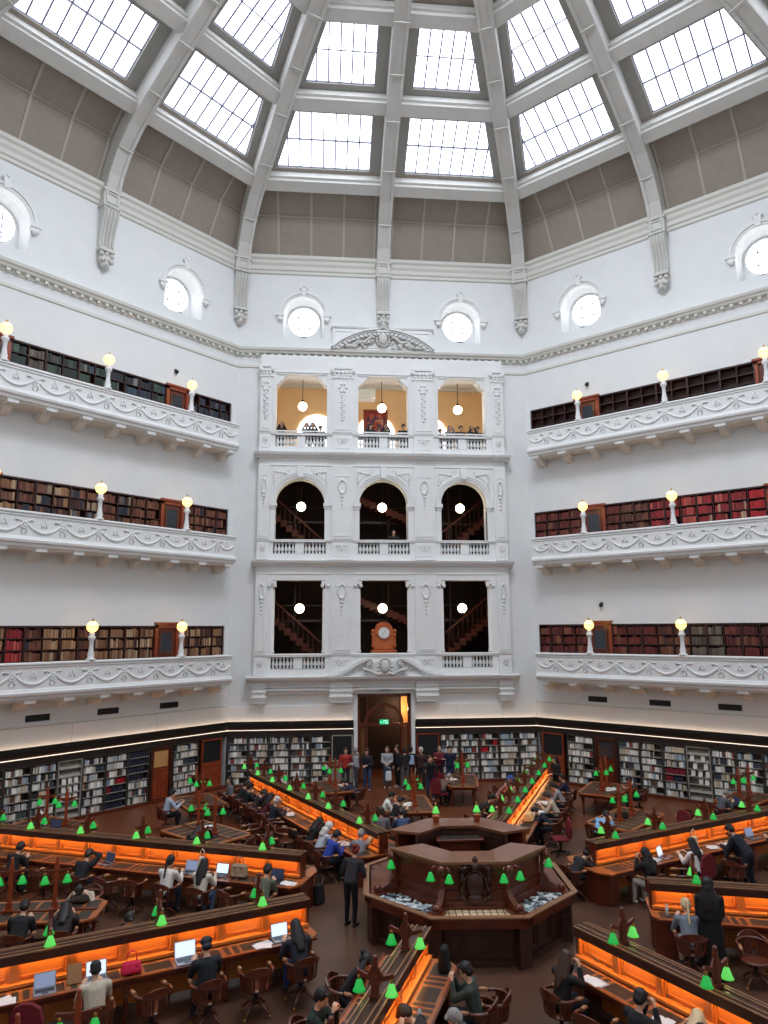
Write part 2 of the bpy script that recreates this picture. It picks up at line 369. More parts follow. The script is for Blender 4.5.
for k in range(8):
    M = Matrix.Rotation(k*PI/4, 4, 'Z')
    gry = MB(); tau = MB(); st = MB()
    def P(x, ap, off=0.0):   # off>0 outward along the local normal (approx.)
        e = .05; z0, z1 = shell(ap+e), shell(ap-e); tx, tz = -2*e, z1-z0; l = math.hypot(tx, tz)
        return (x, ap+tz/l*off, shell(ap)-tx/l*off)
    for a, b in zip(rows, rows[1:]):
        xa, xb = a*T8, b*T8
        if a in (14.05, 10.85):
            for s in (-1, 1):
                xs_a = [s*.0, s*.8, s*(xa-.76), s*xa]; xs_b = [s*.0, s*.8, s*(xb-.76), s*xb]
                for i in (0, 2): gry.poly([P(xs_a[i],a), P(xs_a[i+1],a), P(xs_b[i+1],b), P(xs_b[i],b)])
                # reveal of the roof light
                for p, q in (((xs_a[1],a),(xs_a[2],a)), ((xs_a[2],a),(xs_b[2],b)), ((xs_b[2],b),(xs_b[1],b)), ((xs_b[1],b),(xs_a[1],a))):
                    gry.poly([P(*p), P(*q), P(*q, .22), P(*p, .22)])
                wn += 1
                r = thing('window_%d' % wn, None, None, M); r['kind'] = 'structure'
                g = MB(); g.poly([P(xs_a[1],a,.2), P(xs_a[2],a,.2), P(xs_b[2],b,.2), P(xs_b[1],b,.2)]); g.build('pane', M_SKY, r)
                f = MB(); mid = (a+b)/2
                ncol = 8 if a > 12 else 6
                for j in range(ncol+1):
                    x = .8+(xa-.76-.8)*j/ncol*(1)
                    x = s*x
                    # vertical bars are parallel to the centre rib and stop at the slanting edge
                    xe = abs(x); slope = (xb-xa)/(b-a); lim = a if xe <= xb-.76+1e-6 else None
                    bb = b if xe <= xb-.76 else (xe+.76)/T8
                    if a-bb < .12: continue
                    f.bar(P(x, a, .17), P(x, bb, .17), .06, .05)
                f.bar(P(xs_a[1], mid, .17), P(s*(mid*T8-.76), mid, .17), .07, .05)
                for p, q in (((xs_a[1],a),(xs_a[2],a)), ((xs_a[2],a),(xs_b[2],b)), ((xs_b[2],b),(xs_b[1],b)), ((xs_b[1],b),(xs_a[1],a))):
                    f.bar(P(*p, .15), P(*q, .15), .07, .06)
                f.build('window_frame', M_LEAD, r)
        else:
            m = tau if (a > 14.3 or a < 7.95) else gry
            m.poly([P(-xa,a), P(xa,a), P(xb,b), P(-xb,b)])
    # coffer strips
    for s in (-1, 1):
        for x in (.42, 1.92, 3.48, 5.05):
            p = [ap for ap in (16.7, 15.8, 15.35, 14.95, 14.3) if x < ap*T8-.3]
            for a, b in zip(p, p[1:]): st.bar(P(s*x, a, -.02), P(s*x, b, -.02), .1, .07)
        for x in (1.2,):
            for a, b in ((7.8, 6.5), (6.5, 5.2)): st.bar(P(s*x, a, -.02), P(s*x, b, -.02), .09, .07)
    st.bar(P(-15.85*T8, 15.85, -.02), P(15.85*T8, 15.85, -.02), .1, .07)
    st.bar(P(-6.5*T8, 6.5, -.02), P(6.5*T8, 6.5, -.02), .1, .07)
    top = struct(gry.build('ceiling' if k == 0 else 'ceiling', M_SHELL, None, M)); struct(tau.build('ceiling_coffer', M_TAUPE, top)); struct(st.build('ceiling_coffer_strip', M_TAUPEL, top))
    # ring beams
    bm_ = MB()
    for ap, w, dep in ((14.1, .5, .62), (11.0, .5, .55), (7.95, .5, .5)):
        z = at_ap(PROF, ap); e = .3; z0, z1 = at_ap(PROF, ap+e), at_ap(PROF, ap-e); tx, tz = -2*e, z1-z0; l = math.hypot(tx, tz); t = (tx/l, tz/l); nn = (tz/l, -tx/l)
        o = .12
        c = [(ap+t[0]*u+nn[0]*v, z+t[1]*u+nn[1]*v) for u, v in ((-w/2, o), (w/2, o), (w/2, o+dep+.1), (-w/2, o+dep+.1))]
        bm_.prism(c, 'x', -ap*T8, ap*T8)
        c = [(ap+t[0]*u+nn[0]*v, z+t[1]*u+nn[1]*v) for u, v in ((-w/2-.1, o+.22), (w/2+.1, o+.22), (w/2+.1, o+dep+.1), (-w/2-.1, o+dep+.1))]
        bm_.prism(c, 'x', -ap*T8, ap*T8)
    struct(bm_.build('ceiling_ring_beam', M_RIB, top))
# oculus
oc = MB(); oc.poly([(4.25/math.cos(PI/8)*math.cos(PI/8+k*PI/4), 4.25/math.cos(PI/8)*math.sin(PI/8+k*PI/4), 31.2) for k in range(8)]); struct(oc.build('window_%d' % (wn+1), M_OCU))
# ribs: at each corner and at the middle of each wall, with console brackets below
def make_rib(corner):
    f = 1/math.cos(PI/8) if corner else 1.0
    w = .64 if corner else .62
    pr = [(a*f, z) for a, z in PROF]; so = [(a*f+(.25 if i else .35), z+.12) for i, (a, z) in enumerate(SH)]
    r = thing('trim_rib', None, None); r['kind'] = 'structure'
    mb = MB()
    for s in (-1, 1):
        for (p, q), (u, v) in zip(zip(pr, pr[1:]), zip(so, so[1:])):
            mb.poly([(s*w/2, p[0], p[1]), (s*w/2, q[0], q[1]), (s*w/2, v[0], v[1]), (s*w/2, u[0], u[1])])
    for p, q in zip(pr, pr[1:]): mb.poly([(-w/2, p[0], p[1]), (w/2, p[0], p[1]), (w/2, q[0], q[1]), (-w/2, q[0], q[1])])
    mb.build('rib_beam', M_RIB, r)
    # raised borders forming sunk panels on the soffit
    pn = MB()
    def Q(x, i, o=.03):
        a, z = i; return (x, a-o, z-o)
    dense = []
    for p, q in zip(pr, pr[1:]):
        n = max(1, int(math.hypot(p[0]-q[0], p[1]-q[1])/.6))
        for j in range(n): dense.append((p[0]+(q[0]-p[0])*j/n, p[1]+(q[1]-p[1])*j/n))
    for s in (-1, 1):
        for p, q in zip(dense, dense[1:]): pn.bar(Q(s*(w/2-.07), p, .02), Q(s*(w/2-.07), q, .02), .13, .05)
    for p in dense[2::3]: pn.bar(Q(-w/2, p, .02), Q(w/2, p, .02), .14, .05)
    pn.build('rib_panel_border', M_RIB, r)
    # console
    ro = AP*f
    c = MB()
    c.box(-w/2-.03, w/2+.03, pr[0][0]-.03, ro+.1, 23.42, 24.0); 
    frame_rect(c, -w/2+.06, w/2-.06, 23.5, 23.94, pr[0][0]-.08, pr[0][0]-.03, .06)
    c.box(-w/2-.08, w/2+.08, pr[0][0]-.1, ro+.1, 24.0, 24.1); c.box(-w/2-.06, w/2+.06, pr[0][0]-.08, ro+.1, 23.34, 23.42)
    sp = [(ro+.1, 23.34), (ro-.42, 23.34), (ro-.5, 23.15), (ro-.48, 22.95), (ro-.36, 22.6), (ro-.25, 22.2), (ro-.2, 21.85), (ro-.24, 21.7), (ro-.34, 21.62), (ro-.34, 21.5), (ro+.1, 21.5)]
    c.prism(sp, 'x', -w/2, w/2)
    for x in (-.22, -.07, .07, .22):
        sp2 = [(a-.035 if a < ro else a, z) for a, z in sp[1:8]]
        c.tube([(x, a, z) for a, z in sp2], .03, 6)
    for s in (-1, 1): c.lathe([(.2, -.03), (.2, .03)], 14, (0, 0, 0)) if False else None
    c.build('console_bracket', M_RIB, r)
    a_ = MB(); a_.smooth = True
    a_.sphere((0, ro-.12, 21.2), .3, 12, 8, (.9, .7, 1.0)); a_.sphere((0, ro-.16, 20.95), .18, 10, 6)
    for x, z in ((-.22, 21.35), (.22, 21.35), (-.12, 21.15), (.12, 21.15), (0, 21.38), (-.2, 21.1), (.2, 21.1), (0, 20.95)): a_.sphere((x, ro-.28, z), .1, 8, 6)
    a_.build('acanthus_drop', M_RIB, r)
    return r
rc = make_rib(True); rm = make_rib(False)
for k in range(8):
    Mk = Matrix.Rotation(k*PI/4, 4, 'Z')
    if k == 0: rm.matrix_local = Mk; rc.matrix_local = Matrix.Rotation(PI/8, 4, 'Z')
    else: dup(rm, Mk); dup(rc, Matrix.Rotation(k*PI/4+PI/8, 4, 'Z'))
# ================================================================== the pavilion on the back wall
PX = [(-3.83, 1.17), (-.03, 1.17), (3.69, 1.13)]       # centre and half width of the three openings
PL, PR_ = -5.72, 5.68
PIER = [(-5.72, -5.2), (-2.4, -1.46), (1.38, 2.32), (5.12, 5.68)]
YF = -.28
W0 = WF(0)
pv = thing('wall_pavilion', None, None, W0); pv['kind'] = 'structure'
mb = MB(); holes = []
for cx, h in PX:
    holes += [(cx-h, cx+h, 5.52, 8.8), (cx-h, cx+h, 10.55, 13.6), (cx-h, cx+h, 15.52, 18.36)]
grid_wall(mb, PL, PR_, 3.4+.9, 19.3, holes + [(cx-h+.0, cx+h, z, z+.5) for cx, h in PX for z in (4.94, 9.98, 14.92) if not (cx == PX[1][0] and z < 5)], YF, .62)
for cx, h in PX: arch_plate(mb, cx-h, cx+h, 10.55, 13.6, cx, h-.06, 12.3, YF, .62, 24)
for s, x in ((-1, PL), (1, PR_)): mb.poly([(x, YF, 4.3), (x, .3, 4.3), (x, .3, 19.3), (x, YF, 19.3)])
mb.build('facade', M_WHITE, pv)
tr = MB()
for z, p in ((4.42, .3), (9.46, .3), (14.4, .3)):
    prof = [(-YF, z-.06), (-YF+.1, z-.02), (-YF+.14, z+.04), (-YF+p, z+.08), (-YF+p+.05, z+.18), (-YF+.0, z+.22)]
    if z < 5: moulding(tr, PL-.32, PR_+.32, prof)
    else: moulding(tr, PL-.22, PR_+.22, prof)
    for a, b in PIER: moulding(tr, a-.06, b+.06, [(q+.07, zz) for q, zz in prof])
    moulding(tr, PL, PR_, [(-YF, z-.42), (-YF+.04, z-.4), (-YF+.04, z-.36), (-YF, z-.34)])
for z in (5.46, 10.5, 15.44):      # hand rail line
    moulding(tr, PL-.05, PR_+.05, [(-YF, z), (-YF+.07, z+.02), (-YF+.1, z+.09), (-YF, z+.12)])
for (a, b) in PIER:
    for lo, hi in ((5.6, 9.0), (10.64, 14.0), (15.6, 18.7)):
        tr.box(a, b, YF-.07, YF, lo, hi)
        frame_rect(tr, a+.1, b-.1, lo+.12, hi-.45, YF-.1, YF-.07, .04)
    for lo in (4.66, 9.7, 14.66):
        tr.box(a, b, YF-.07, YF, lo, lo+.8); frame_rect(tr, a+.14, b-.14, lo+.16, lo+.66, YF-.1, YF-.07, .035)
# flat panels around arches: spandrel frames, archivolts, imposts
for cx, h in PX:
    r0 = h-.06
    for ra, rb, p in ((r0, r0+.1, .05), (r0+.1, r0+.2, .09), (r0+.2, r0+.25, .12)):
        for i in range(22):
            a0, a1 = PI*i/22, PI*(i+1)/22
            P = lambda rr, a, y: (cx+rr*math.cos(a), y, 12.3+rr*math.sin(a))
            tr.poly([P(ra,a0,YF-p), P(rb,a0,YF-p), P(rb,a1,YF-p), P(ra,a1,YF-p)]); tr.poly([P(rb,a0,YF-p), P(rb,a0,YF), P(rb,a1,YF), P(rb,a1,YF-p)]); tr.poly([P(ra,a0,YF), P(ra,a0,YF-p), P(ra,a1,YF-p), P(ra,a1,YF)])
    for s in (-1, 1):
        x = cx+s*(h+.0)
        tr.box(min(x-s*.12, x+s*.22), max(x-s*.12, x+s*.22), YF-.14, YF+.3, 12.12, 12.28); tr.box(min(x-s*.07, x+s*.17), max(x-s*.07, x+s*.17), YF-.09, YF+.3, 12.0, 12.12)
        tr.box(min(x-s*.06, x+s*.16), max(x-s*.06, x+s*.16), YF-.05, YF+.2, 10.6, 12.0)
        # square-headed windows of the bottom storey: engaged ionic columns
        tr.lathe([(.13, 5.6), (.15, 5.66), (.12, 5.74), (.115, 8.3), (.1, 8.42)], 12, (x, YF+.12, 0))
        tr.box(x-.17, x+.17, YF-.06, YF+.3, 8.62, 8.76)
        for u in (-.12, .12): tr.lathe([(.08, 0), (.08, .01)], 8, (x+u, YF-.02, 8.53)); tr.sphere((x+u, YF-.02, 8.54), .09, 8, 6)
        # stepped brackets in the upper corners of the top storey
        for q in range(5): tr.box(min(x, x-s*(.46-.09*q)), max(x, x-s*(.46-.09*q)), YF+.05, YF+.6, 18.36-.09*(q+1), 18.36-.09*q)
    tr.prism([(cx-.12, 13.44), (cx+.12, 13.44), (cx+.17, 13.86), (cx-.17, 13.86)], 'y', YF-.2, YF)
    frame_rect(tr, cx-h-.12, cx+h+.12, 15.6, 18.5, YF-.04, YF, .06)
    for s in (-1, 1):
        tr.prism([(cx+s*(h-.05), 13.3), (cx+s*(h+.1), 12.9), (cx+s*(h+.1), 13.85), (cx+s*.45, 13.85), (cx+s*.6, 13.7)], 'y', YF-.04, YF)
# lower zone under the first cornice: fascia bands, grooved consoles
for a, b in PIER:
    tr.box(a-.02, b+.02, YF-.1, 0, 3.62, 4.36)
    for z in (3.72, 3.95, 4.15): tr.box(a-.06, b+.06, YF-.15, 0, z, z+.05)
    tr.box(a, b, YF-.06, 0, 3.5, 3.62)
moulding(tr, PL, PR_, [(0, 3.84), (.16, 3.86), (.16, 3.9), (.13, 3.92), (.13, 4.1), (.2, 4.14), (.2, 4.3), (0, 4.34)])
# door surround and small plaque
frame_rect(tr, -1.36, 1.33, -.3, 3.98, -.06, .0, .16)
# stepped capitals with foliage, top storey
for a, b in PIER:
    tr.box(a-.07, b+.07, YF-.14, YF, 18.66, 18.78); tr.box(a-.03, b+.03, YF-.12, YF, 18.2, 18.28)
tr.build('facade_mouldings', M_WHITE, pv)
# foliage relief: capitals, drops, cartouches
fo = MB(); fo.smooth = True
def blob(x, z, r, y=YF-.1, sc=(1,.6,1)): fo.sphere((x, y, z), r, 8, 5, sc)
for a, b in PIER:
    c = (a+b)/2; w = (b-a)
    n = 5 if w > .6 else 3
    for i in range(n):
        u = a+.1+(w-.2)*i/(n-1); blob(u, 18.5, .1); blob(u, 18.36, .07)
    for s in (-1, 1): blob(c+s*(w/2), 18.56, .12)
    # hanging drops
    for zt_, big in ((17.75, 1), (13.3, 0), (8.55, 0)):
        if big:
            for i in range(6):
                a0 = 2*PI*i/6; blob(c+.16*math.cos(a0), zt_+.0+.2*math.sin(a0), .07)
            for i in range(11): blob(c, zt_-.35-i*.12, .07); 
            for i in range(8): blob(c+(.08 if i % 2 else -.08), zt_-.4-i*.14, .05)
        else:
            for s in (-1, 1):
                for i in range(6):
                    a0 = PI*i/5; blob(c+s*(.1+.1*math.sin(a0))*min(1, w), zt_-.0-.1*i, .05)
            blob(c, zt_+.05, .08)
            for i, r in enumerate((.11, .08, .06, .05, .04)): blob(c, zt_-.55-i*.17, r)
    for lo in (4.9, 9.94, 14.9):
        for i in range(7):
            a0 = PI+PI*i/6; blob(c+.2*min(1, w)*math.cos(a0), lo+.32+.14*math.sin(a0), .035)
        blob(c, lo+.3, .06)
for cx, h in PX:      # spandrel foliage
    for s in (-1, 1):
        for i in range(5): blob(cx+s*(h-.02-.13*i), 13.72-.02*i, .06, YF-.06); blob(cx+s*(h+.02), 13.6-.1*i, .05, YF-.06)
    for i in range(3): blob(cx-.1+.1*i, 13.9, .07)
fo.build('facade_foliage_relief', M_WHITE, pv)

# segmental pediment over the main cornice
pd = thing('pediment', 'curved white pediment with carved coat of arms above the top cornice of the pavilion', 'pediment', W0)
p = MB(); p.box(-2.42, 2.36, -.14, 0.02, 19.7, 20.78); frame_rect(p, -2.3, 2.24, 19.82, 20.66, -.18, -.14, .05)
moulding(p, -2.5, 2.44, [(0, 20.76), (.2, 20.8), (.24, 20.86), (0, 20.9)])
p.build('back_panel', M_WHITE, pd)
p = MB(); R = 3.6; zc = 20.72-R; n = 18; am = math.asin(2.45/R)
for (ra, rb, pr) in ((R-.16, R-.08, .42), (R-.08, R+.0, .52), (R-.3, R-.16, .3)):
    for i in range(n):
        a0 = -am+2*am*i/n; a1 = -am+2*am*(i+1)/n
        if abs((a0+a1)/2) < .1 and rb > R-.05: continue
        P = lambda rr, a, y: (-.03+rr*math.sin(a), y, zc+rr*math.cos(a))
        for q in ([P(ra,a0,-pr), P(ra,a1,-pr), P(rb,a1,-pr), P(rb,a0,-pr)], [P(rb,a0,-pr), P(rb,a1,-pr), P(rb,a1,0), P(rb,a0,0)], [P(ra,a0,0), P(ra,a1,0), P(ra,a1,-pr), P(ra,a0,-pr)]): p.poly(q)
    if ra < R-.2:
        for i in range(1, 24):
            a = -am+2*am*i/24; c = (-.03+(R-.22)*math.sin(a), zc+(R-.22)*math.cos(a)); p.box(c[0]-.07, c[0]+.07, -.4, -.2, c[1]-.07, c[1]+.03)
p.build('curved_moulding', M_WHITE, pd)
p = MB(); p.smooth = True
rnd = random.Random(3)
def shield(p, cx, cz, y, s=1.0):
    p.sphere((cx, y, cz), .26*s, 14, 8, (.85, .5, 1.15)); 
    for i in range(14):
        a = 2*PI*i/14; p.sphere((cx+.3*s*math.cos(a), y+.02, cz+.36*s*math.sin(a)), .075*s, 8, 5, (1,.8,1))
shield(p, -.03, 20.25, -.3, 1.0)
for i in range(7): p.sphere((-.27+.08*i, -.3, 20.76+.06*math.cos((i-3)*.8)), .07, 8, 5)
for s in (-1, 1):
    pts = [(s*(.4+.16*i)-.03, -.28, 20.3-.055*i+.1*math.sin(i*1.6)) for i in range(10)]
    p.tube(pts, [.1-.006*i for i in range(10)], 6)
    for i in range(26):
        u = rnd.random(); x = .45+u*1.35; zt2 = zc+math.sqrt(max(0, (R-.3)**2-x*x)); p.sphere((s*x-.03, -.26, 19.8+rnd.random()*max(.05, (zt2-19.85)*.85)), .05+.05*rnd.random(), 7, 5)
p.build('coat_of_arms', M_RIB, pd)

# swan-necked pediment over the entrance with cartouche
sd = thing('scrolled_pediment', 'swept white pediment with scrolls and oval shield above the entrance doors', 'pediment', W0)
p = MB()
for s in (-1, 1):
    top = [(2.6, 4.66), (2.1, 4.74), (1.7, 4.92), (1.35, 5.16), (1.0, 5.34), (.75, 5.38), (.6, 5.3)]
    bot = [(.62, 5.16), (.78, 5.24), (.98, 5.2), (1.3, 5.02), (1.65, 4.8), (2.05, 4.64), (2.6, 4.6)]
    for k_, (pr, sh) in enumerate(((.62, 0), (.5, -.1))):
        pts = [(-.03+s*x, z+sh) for x, z in top+bot]
        p.prism(pts, 'y', YF-pr+.28, YF+.02)
p.prism([(-2.2, 4.62), (2.14, 4.62), (1.1, 5.2), (.7, 5.24), (-.76, 5.24), (-1.16, 5.2)], 'y', YF-.16, YF)
p.build('swept_moulding', M_WHITE, sd)
p = MB(); p.smooth = True
shield(p, -.03, 5.02, YF-.34, .95)
for s in (-1, 1):
    pts = [(-.03+s*(.68+.16*math.cos(a)*(1-i*.05)), YF-.32, 5.2+.16*math.sin(a)*(1-i*.05)) for i, a in enumerate([k*.6 for k in range(10)])]
    p.tube(pts, .06, 6)
    for i in range(8): p.sphere((-.03+s*(.2+.1*i), YF-.34, 4.72-.03*math.sin(i)+.01*i*i*.4), .085, 8, 5)
    for i in range(5): p.sphere((-.03+s*(.75+.02*i), YF-.3, 5.1-.1*i), .08-.008*i, 8, 5)
    for i in range(7): p.sphere((-.03+s*(1.0+.13*i), YF-.2, 4.95-.05*i), .05, 7, 5)
p.build('shield_and_scrolls', M_RIB, sd)

# balustrades
def bal_proto():
    b = MB(); b.lathe([(.055, 0), (.055, .05), (.035, .07), (.045, .1), (.078, .17), (.07, .24), (.04, .34), (.035, .4), (.055, .43), (.055, .5)], 10); return b
bal_me = None
lvl = {4.94: 'bottom storey', 9.98: 'middle storey', 14.92: 'top storey'}; side = {0: 'left', 1: 'middle', 2: 'right'}
for z in (4.94, 9.98, 14.92):
    for i, (cx, h) in enumerate(PX):
        if i == 1 and z < 5: continue
        t = thing('balustrade', 'white balustrade with bottle-shaped balusters under the %s opening of the %s' % (side[i], lvl[z]), 'balustrade', W0 @ Matrix.Translation((cx, YF+.12, z)), 'pavilion balustrades')
        q = MB(); q.bev(-.2, .2, -.12, .12, 0, .5, .01); q.box(-h, h, -.13, .13, -.03, 0.0); q.build('centre_post', M_WHITE, t)
        q = MB(); q.bev(-h, h, -.2, .18, .5, .62, .02); q.build('hand_rail', M_WHITE, t)
        for g in (-1, 1):
            for j in range(6):
                x = g*(.29+.155*j)
                if bal_me is None: o = bal_proto().build('baluster', M_WHITE, t); bal_me = o.data
                else: o = link('baluster', bal_me, t)
                o.location = (x, 0, 0)

# rooms behind the openings
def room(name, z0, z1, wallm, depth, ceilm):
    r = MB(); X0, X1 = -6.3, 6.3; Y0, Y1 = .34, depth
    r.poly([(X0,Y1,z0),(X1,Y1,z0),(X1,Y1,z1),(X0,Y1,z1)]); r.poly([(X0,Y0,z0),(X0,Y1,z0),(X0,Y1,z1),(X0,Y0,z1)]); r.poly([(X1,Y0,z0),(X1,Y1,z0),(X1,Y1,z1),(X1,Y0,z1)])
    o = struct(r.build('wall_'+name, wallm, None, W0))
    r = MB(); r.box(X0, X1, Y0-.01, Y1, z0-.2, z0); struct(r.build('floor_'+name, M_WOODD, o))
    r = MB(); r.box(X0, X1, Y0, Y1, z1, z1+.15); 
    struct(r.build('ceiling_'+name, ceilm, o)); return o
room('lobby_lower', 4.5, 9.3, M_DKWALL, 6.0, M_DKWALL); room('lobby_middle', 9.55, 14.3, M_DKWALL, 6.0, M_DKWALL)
rt = room('gallery_top', 14.5, 19.35, M_OCHRE, 4.0, M_WHITE)
fm = MB()
for cx, h in PX:
    frame_rect(fm, cx-.9, cx+.9, 0, 1, 0, 1, .1) if False else None
    fm.box(cx-1.0, cx+1.0, .9, 3.2, 19.27, 19.35); fm.box(cx-.7, cx+.7, 1.2, 2.9, 19.19, 19.27)
fm.box(-6.3, 6.3, 3.85, 4.0, 19.2, 19.35)
struct(fm.build('trim_ceiling_panels', M_WHITE, rt))
# arched windows of the top gallery, shining white
for i, (cx, nm) in enumerate(((-3.15, 'a'), (-.05, 'b'), (2.75, 'c'))):
    wn += 1
    r = thing('window_%d' % (wn+2), None, None, W0); r['kind'] = 'structure'
    g = MB(); pts = [(cx-1.0, 3.95, 14.9), (cx+1.0, 3.95, 14.9)]+[(cx+1.0*math.cos(a), 3.95, 16.75+1.0*math.sin(a)) for a in [PI*j/20 for j in range(21)]]
    g.poly(pts); g.build('pane', M_WIN, r)
    f = MB()
    for x in (-.34, .34): f.box(cx+x-.02, cx+x+.02, 3.9, 3.94, 14.9, 17.6)
    f.tube([(cx+.62*math.cos(a), 3.92, 16.75+.62*math.sin(a)) for a in [PI*j/16 for j in range(17)]], .015, 5); f.box(cx-1, cx+1, 3.9, 3.94, 16.73, 16.77)
    f.build('window_frame', M_LEAD, r)
# projector-like white box under the ceiling in the middle opening
bx = MB(); bx.bev(-1.15, -.25, 1.4, 2.0, 17.85, 18.4, .05); tag(bx.build('ceiling_speaker', M_WHITE, None, W0), 'white box unit hanging high in the middle opening of the top storey', 'speaker')
# stained artwork: generic mosaic of red and purple squares in an orange frame
ar = thing('framed_mosaic_artwork', 'red and purple mosaic panel in a brown frame behind the top middle opening', 'artwork', W0)
q = MB(); frame_rect(q, -.74, .52, 15.4, 17.9, 3.3, 3.45, .12); q.box(-.74, .52, 3.38, 3.45, 15.4, 17.9); q.build('picture_frame', M_WOODR, ar)
q = MB(); cols = [mat('mosaic_%d' % i, c, .5) for i, c in enumerate(((150,40,40),(90,50,90),(190,90,60),(60,50,90),(200,140,120),(120,30,50)))]
rnd = random.Random(5)
for i in range(9):
    for j in range(17):
        x = -.63+i*.116; z = 15.54+j*.131; 
        q.mi = rnd.randrange(6) if (i-4)**2*2.2+(j-6)**2 < 100 else 0; q.box(x, x+.11, 3.34, 3.37, z, z+.125)
q.build('mosaic_tiles', cols, ar)
# dark lobby structure: stair flights and railings seen through the lower openings
for nm, z0 in (('lower', 4.5), ('middle', 9.55)):
    t = thing('lobby_staircase', 'dim timber staircase in the dark behind the %s row of openings' % nm, 'staircase', W0)
    s_ = MB()
    for x0, x1, a, b in ((-6.0, -2.6, 3.4, .4), (2.6, 6.0, .5, 3.2), (-1.0, 2.4, 3.6, 2.2)):
        for i in range(12): 
            u = i/12; s_.box(x0+(x1-x0)*u-.01, x0+(x1-x0)*(u+1/12)+.01, 3.0, 4.2, z0+a+(b-a)*u-.3, z0+a+(b-a)*u+.04)
        s_.build('stair_flight', M_STAIR, t); s_ = MB()
    s_ = MB()
    for x0, x1, a, b in ((-6.0, -2.6, 3.4, .4), (2.6, 6.0, .5, 3.2)):
        s_.bar((x0, 3.0, z0+a+.9), (x1, 3.0, z0+b+.9), .06, .08)
        for i in range(14): u = (i+.5)/14; s_.box(x0+(x1-x0)*u-.015, x0+(x1-x0)*u+.015, 2.98, 3.02, z0+a+(b-a)*u, z0+a+(b-a)*u+.9)
    s_.build('stair_railing', M_STAIR, t)
    s_ = MB(); s_.box(-6.2, 6.2, 4.4, 4.6, z0+2.5, z0+2.62); s_.box(-6.2, 6.2, 4.4, 4.6, z0+3.3, z0+3.36)
    for i in range(8): s_.box(-5.8+i*1.6, -5.72+i*1.6, 4.4, 4.5, z0, z0+4.5)
    s_.build('landing_beam', M_WOODD, t)
# pendant lamps
pend = None
for z, zt_, nm in ((7.57, 9.3, 'bottom'), (12.28, 14.3, 'middle'), (17.15, 19.0, 'top')):
    for i, (cx, h) in enumerate(PX):
        M = W0 @ Matrix.Translation((cx+.02, .75, z)); lb = 'glowing white globe pendant hanging in the %s opening of the %s storey' % (side[i], nm)
        if pend is None:
            pend = t = thing('pendant_lamp', lb, 'lamp', M, 'pavilion pendant lamps')
            q = MB(); q.tube([(0,0,.24), (0,0,1.75)], .018, 6); q.lathe([(.02, .2), (.09, .22), (.07, .3), (.02, .36)], 10); q.lathe([(.08, 1.68), (.08, 1.75)], 10); q.build('rod', M_DARKM, t)
            q = MB(); q.smooth = True; q.sphere((0,0,0), .21, 16, 10); q.build('globe', M_GLOBEW, t)
            q = MB(); q.lathe([(.03, -.24), (.02, -.2), (.05, -.2)], 8); q.build('finial', M_BRASS, t)
        else: dup(pend, M, lb)
# long-case style clock in the bottom middle opening
ck = thing('clock', 'orange wooden clock with a white dial standing in the bottom middle opening', 'clock', W0 @ Matrix.Translation((.03, .7, 5.3)))
q = MB(); q.bev(-.58, .58, -.1, .45, 0, .4, .03); q.bev(-.48, .48, -.06, .42, .4, 1.2, .03); q.box(-.56, .56, -.12, .44, 1.1, 1.16)
pts = [(-.42, 1.15), (.42, 1.15), (.42, 1.3)]+[(.4*math.cos(a), 1.3+.36*math.sin(a)) for a in [PI*j/12 for j in range(13)]]+[(-.42, 1.3)]
q.prism(pts, 'y', -.1, .42)
for s in (-1, 1): q.lathe([(.06, .5), (.08, .6), (.05, .7), (.05, 1.0), (.08, 1.1)], 10, (s*.5, -.08, 0)); q.sphere((s*.5, -.05, 1.24), .09, 8, 6)
q.build('clock_case', mat('orange_wood', (176,88,40), .4, noise=.15, nscale=5), ck)
q = MB(); q.mi = 0
ring = [(.25*math.cos(2*PI*j/28), 1.16+.25*math.sin(2*PI*j/28)) for j in range(28)]; q.prism(ring, 'y', -.15, -.1)
q.mi = 1
for j in range(12): a = 2*PI*j/12; q.bar((.18*math.sin(a), -.155, 1.16+.18*math.cos(a)), (.22*math.sin(a), -.155, 1.16+.22*math.cos(a)), .02, .01)
q.bar((0, -.16, 1.16), (.06, -.16, 1.29), .025, .01); q.bar((0, -.165, 1.16), (-.09, -.165, 1.03), .02, .01)
q.build('clock_dial', [mat('dial_white', (225,230,226), .4), M_BLACK], ck)

# entrance: glazed doors with fan light
en = thing('door_1', None, None, W0); en['kind'] = 'structure'
q = MB()
for x0, x1, z0, z1 in ((-1.2, -1.08, 0, 3.82), (1.05, 1.17, 0, 3.82), (-1.2, 1.17, 3.68, 3.82), (-1.08, 1.05, 2.42, 2.54), (-.84, -.74, 0, 2.42), (.72, .82, 0, 2.42)): q.box(x0, x1, .2, .36, z0, z1)
q.box(-.78, -.72, .22, .3, 2.54, 3.68); q.box(.68, .74, .22, .3, 2.54, 3.68)
q2 = MB()
for ra, rb, pp in ((.72, .86, .12),):
    for i in range(22):
        a0, a1 = PI*i/22, PI*(i+1)/22; P = lambda rr, a, y: (-.02+rr*math.cos(a), y, 2.54+rr*math.sin(a))
        q.poly([P(ra,a0,.2-pp+.05), P(rb,a0,.2-pp+.05), P(rb,a1,.2-pp+.05), P(ra,a1,.2-pp+.05)]); q.poly([P(rb,a0,.13), P(rb,a0,.2), P(rb,a1,.2), P(rb,a1,.13)]); q.poly([P(ra,a0,.2), P(ra,a0,.13), P(ra,a1,.13), P(ra,a1,.2)])
q.box(-.04, 0, .25, .3, 2.54, 3.26); q.tube([(-.02+.4*math.cos(a), .27, 2.54+.4*math.sin(a)) for a in [PI*j/14 for j in range(15)]], .02, 5)
q.build('door_frame', M_WOOD, en)
q = MB()
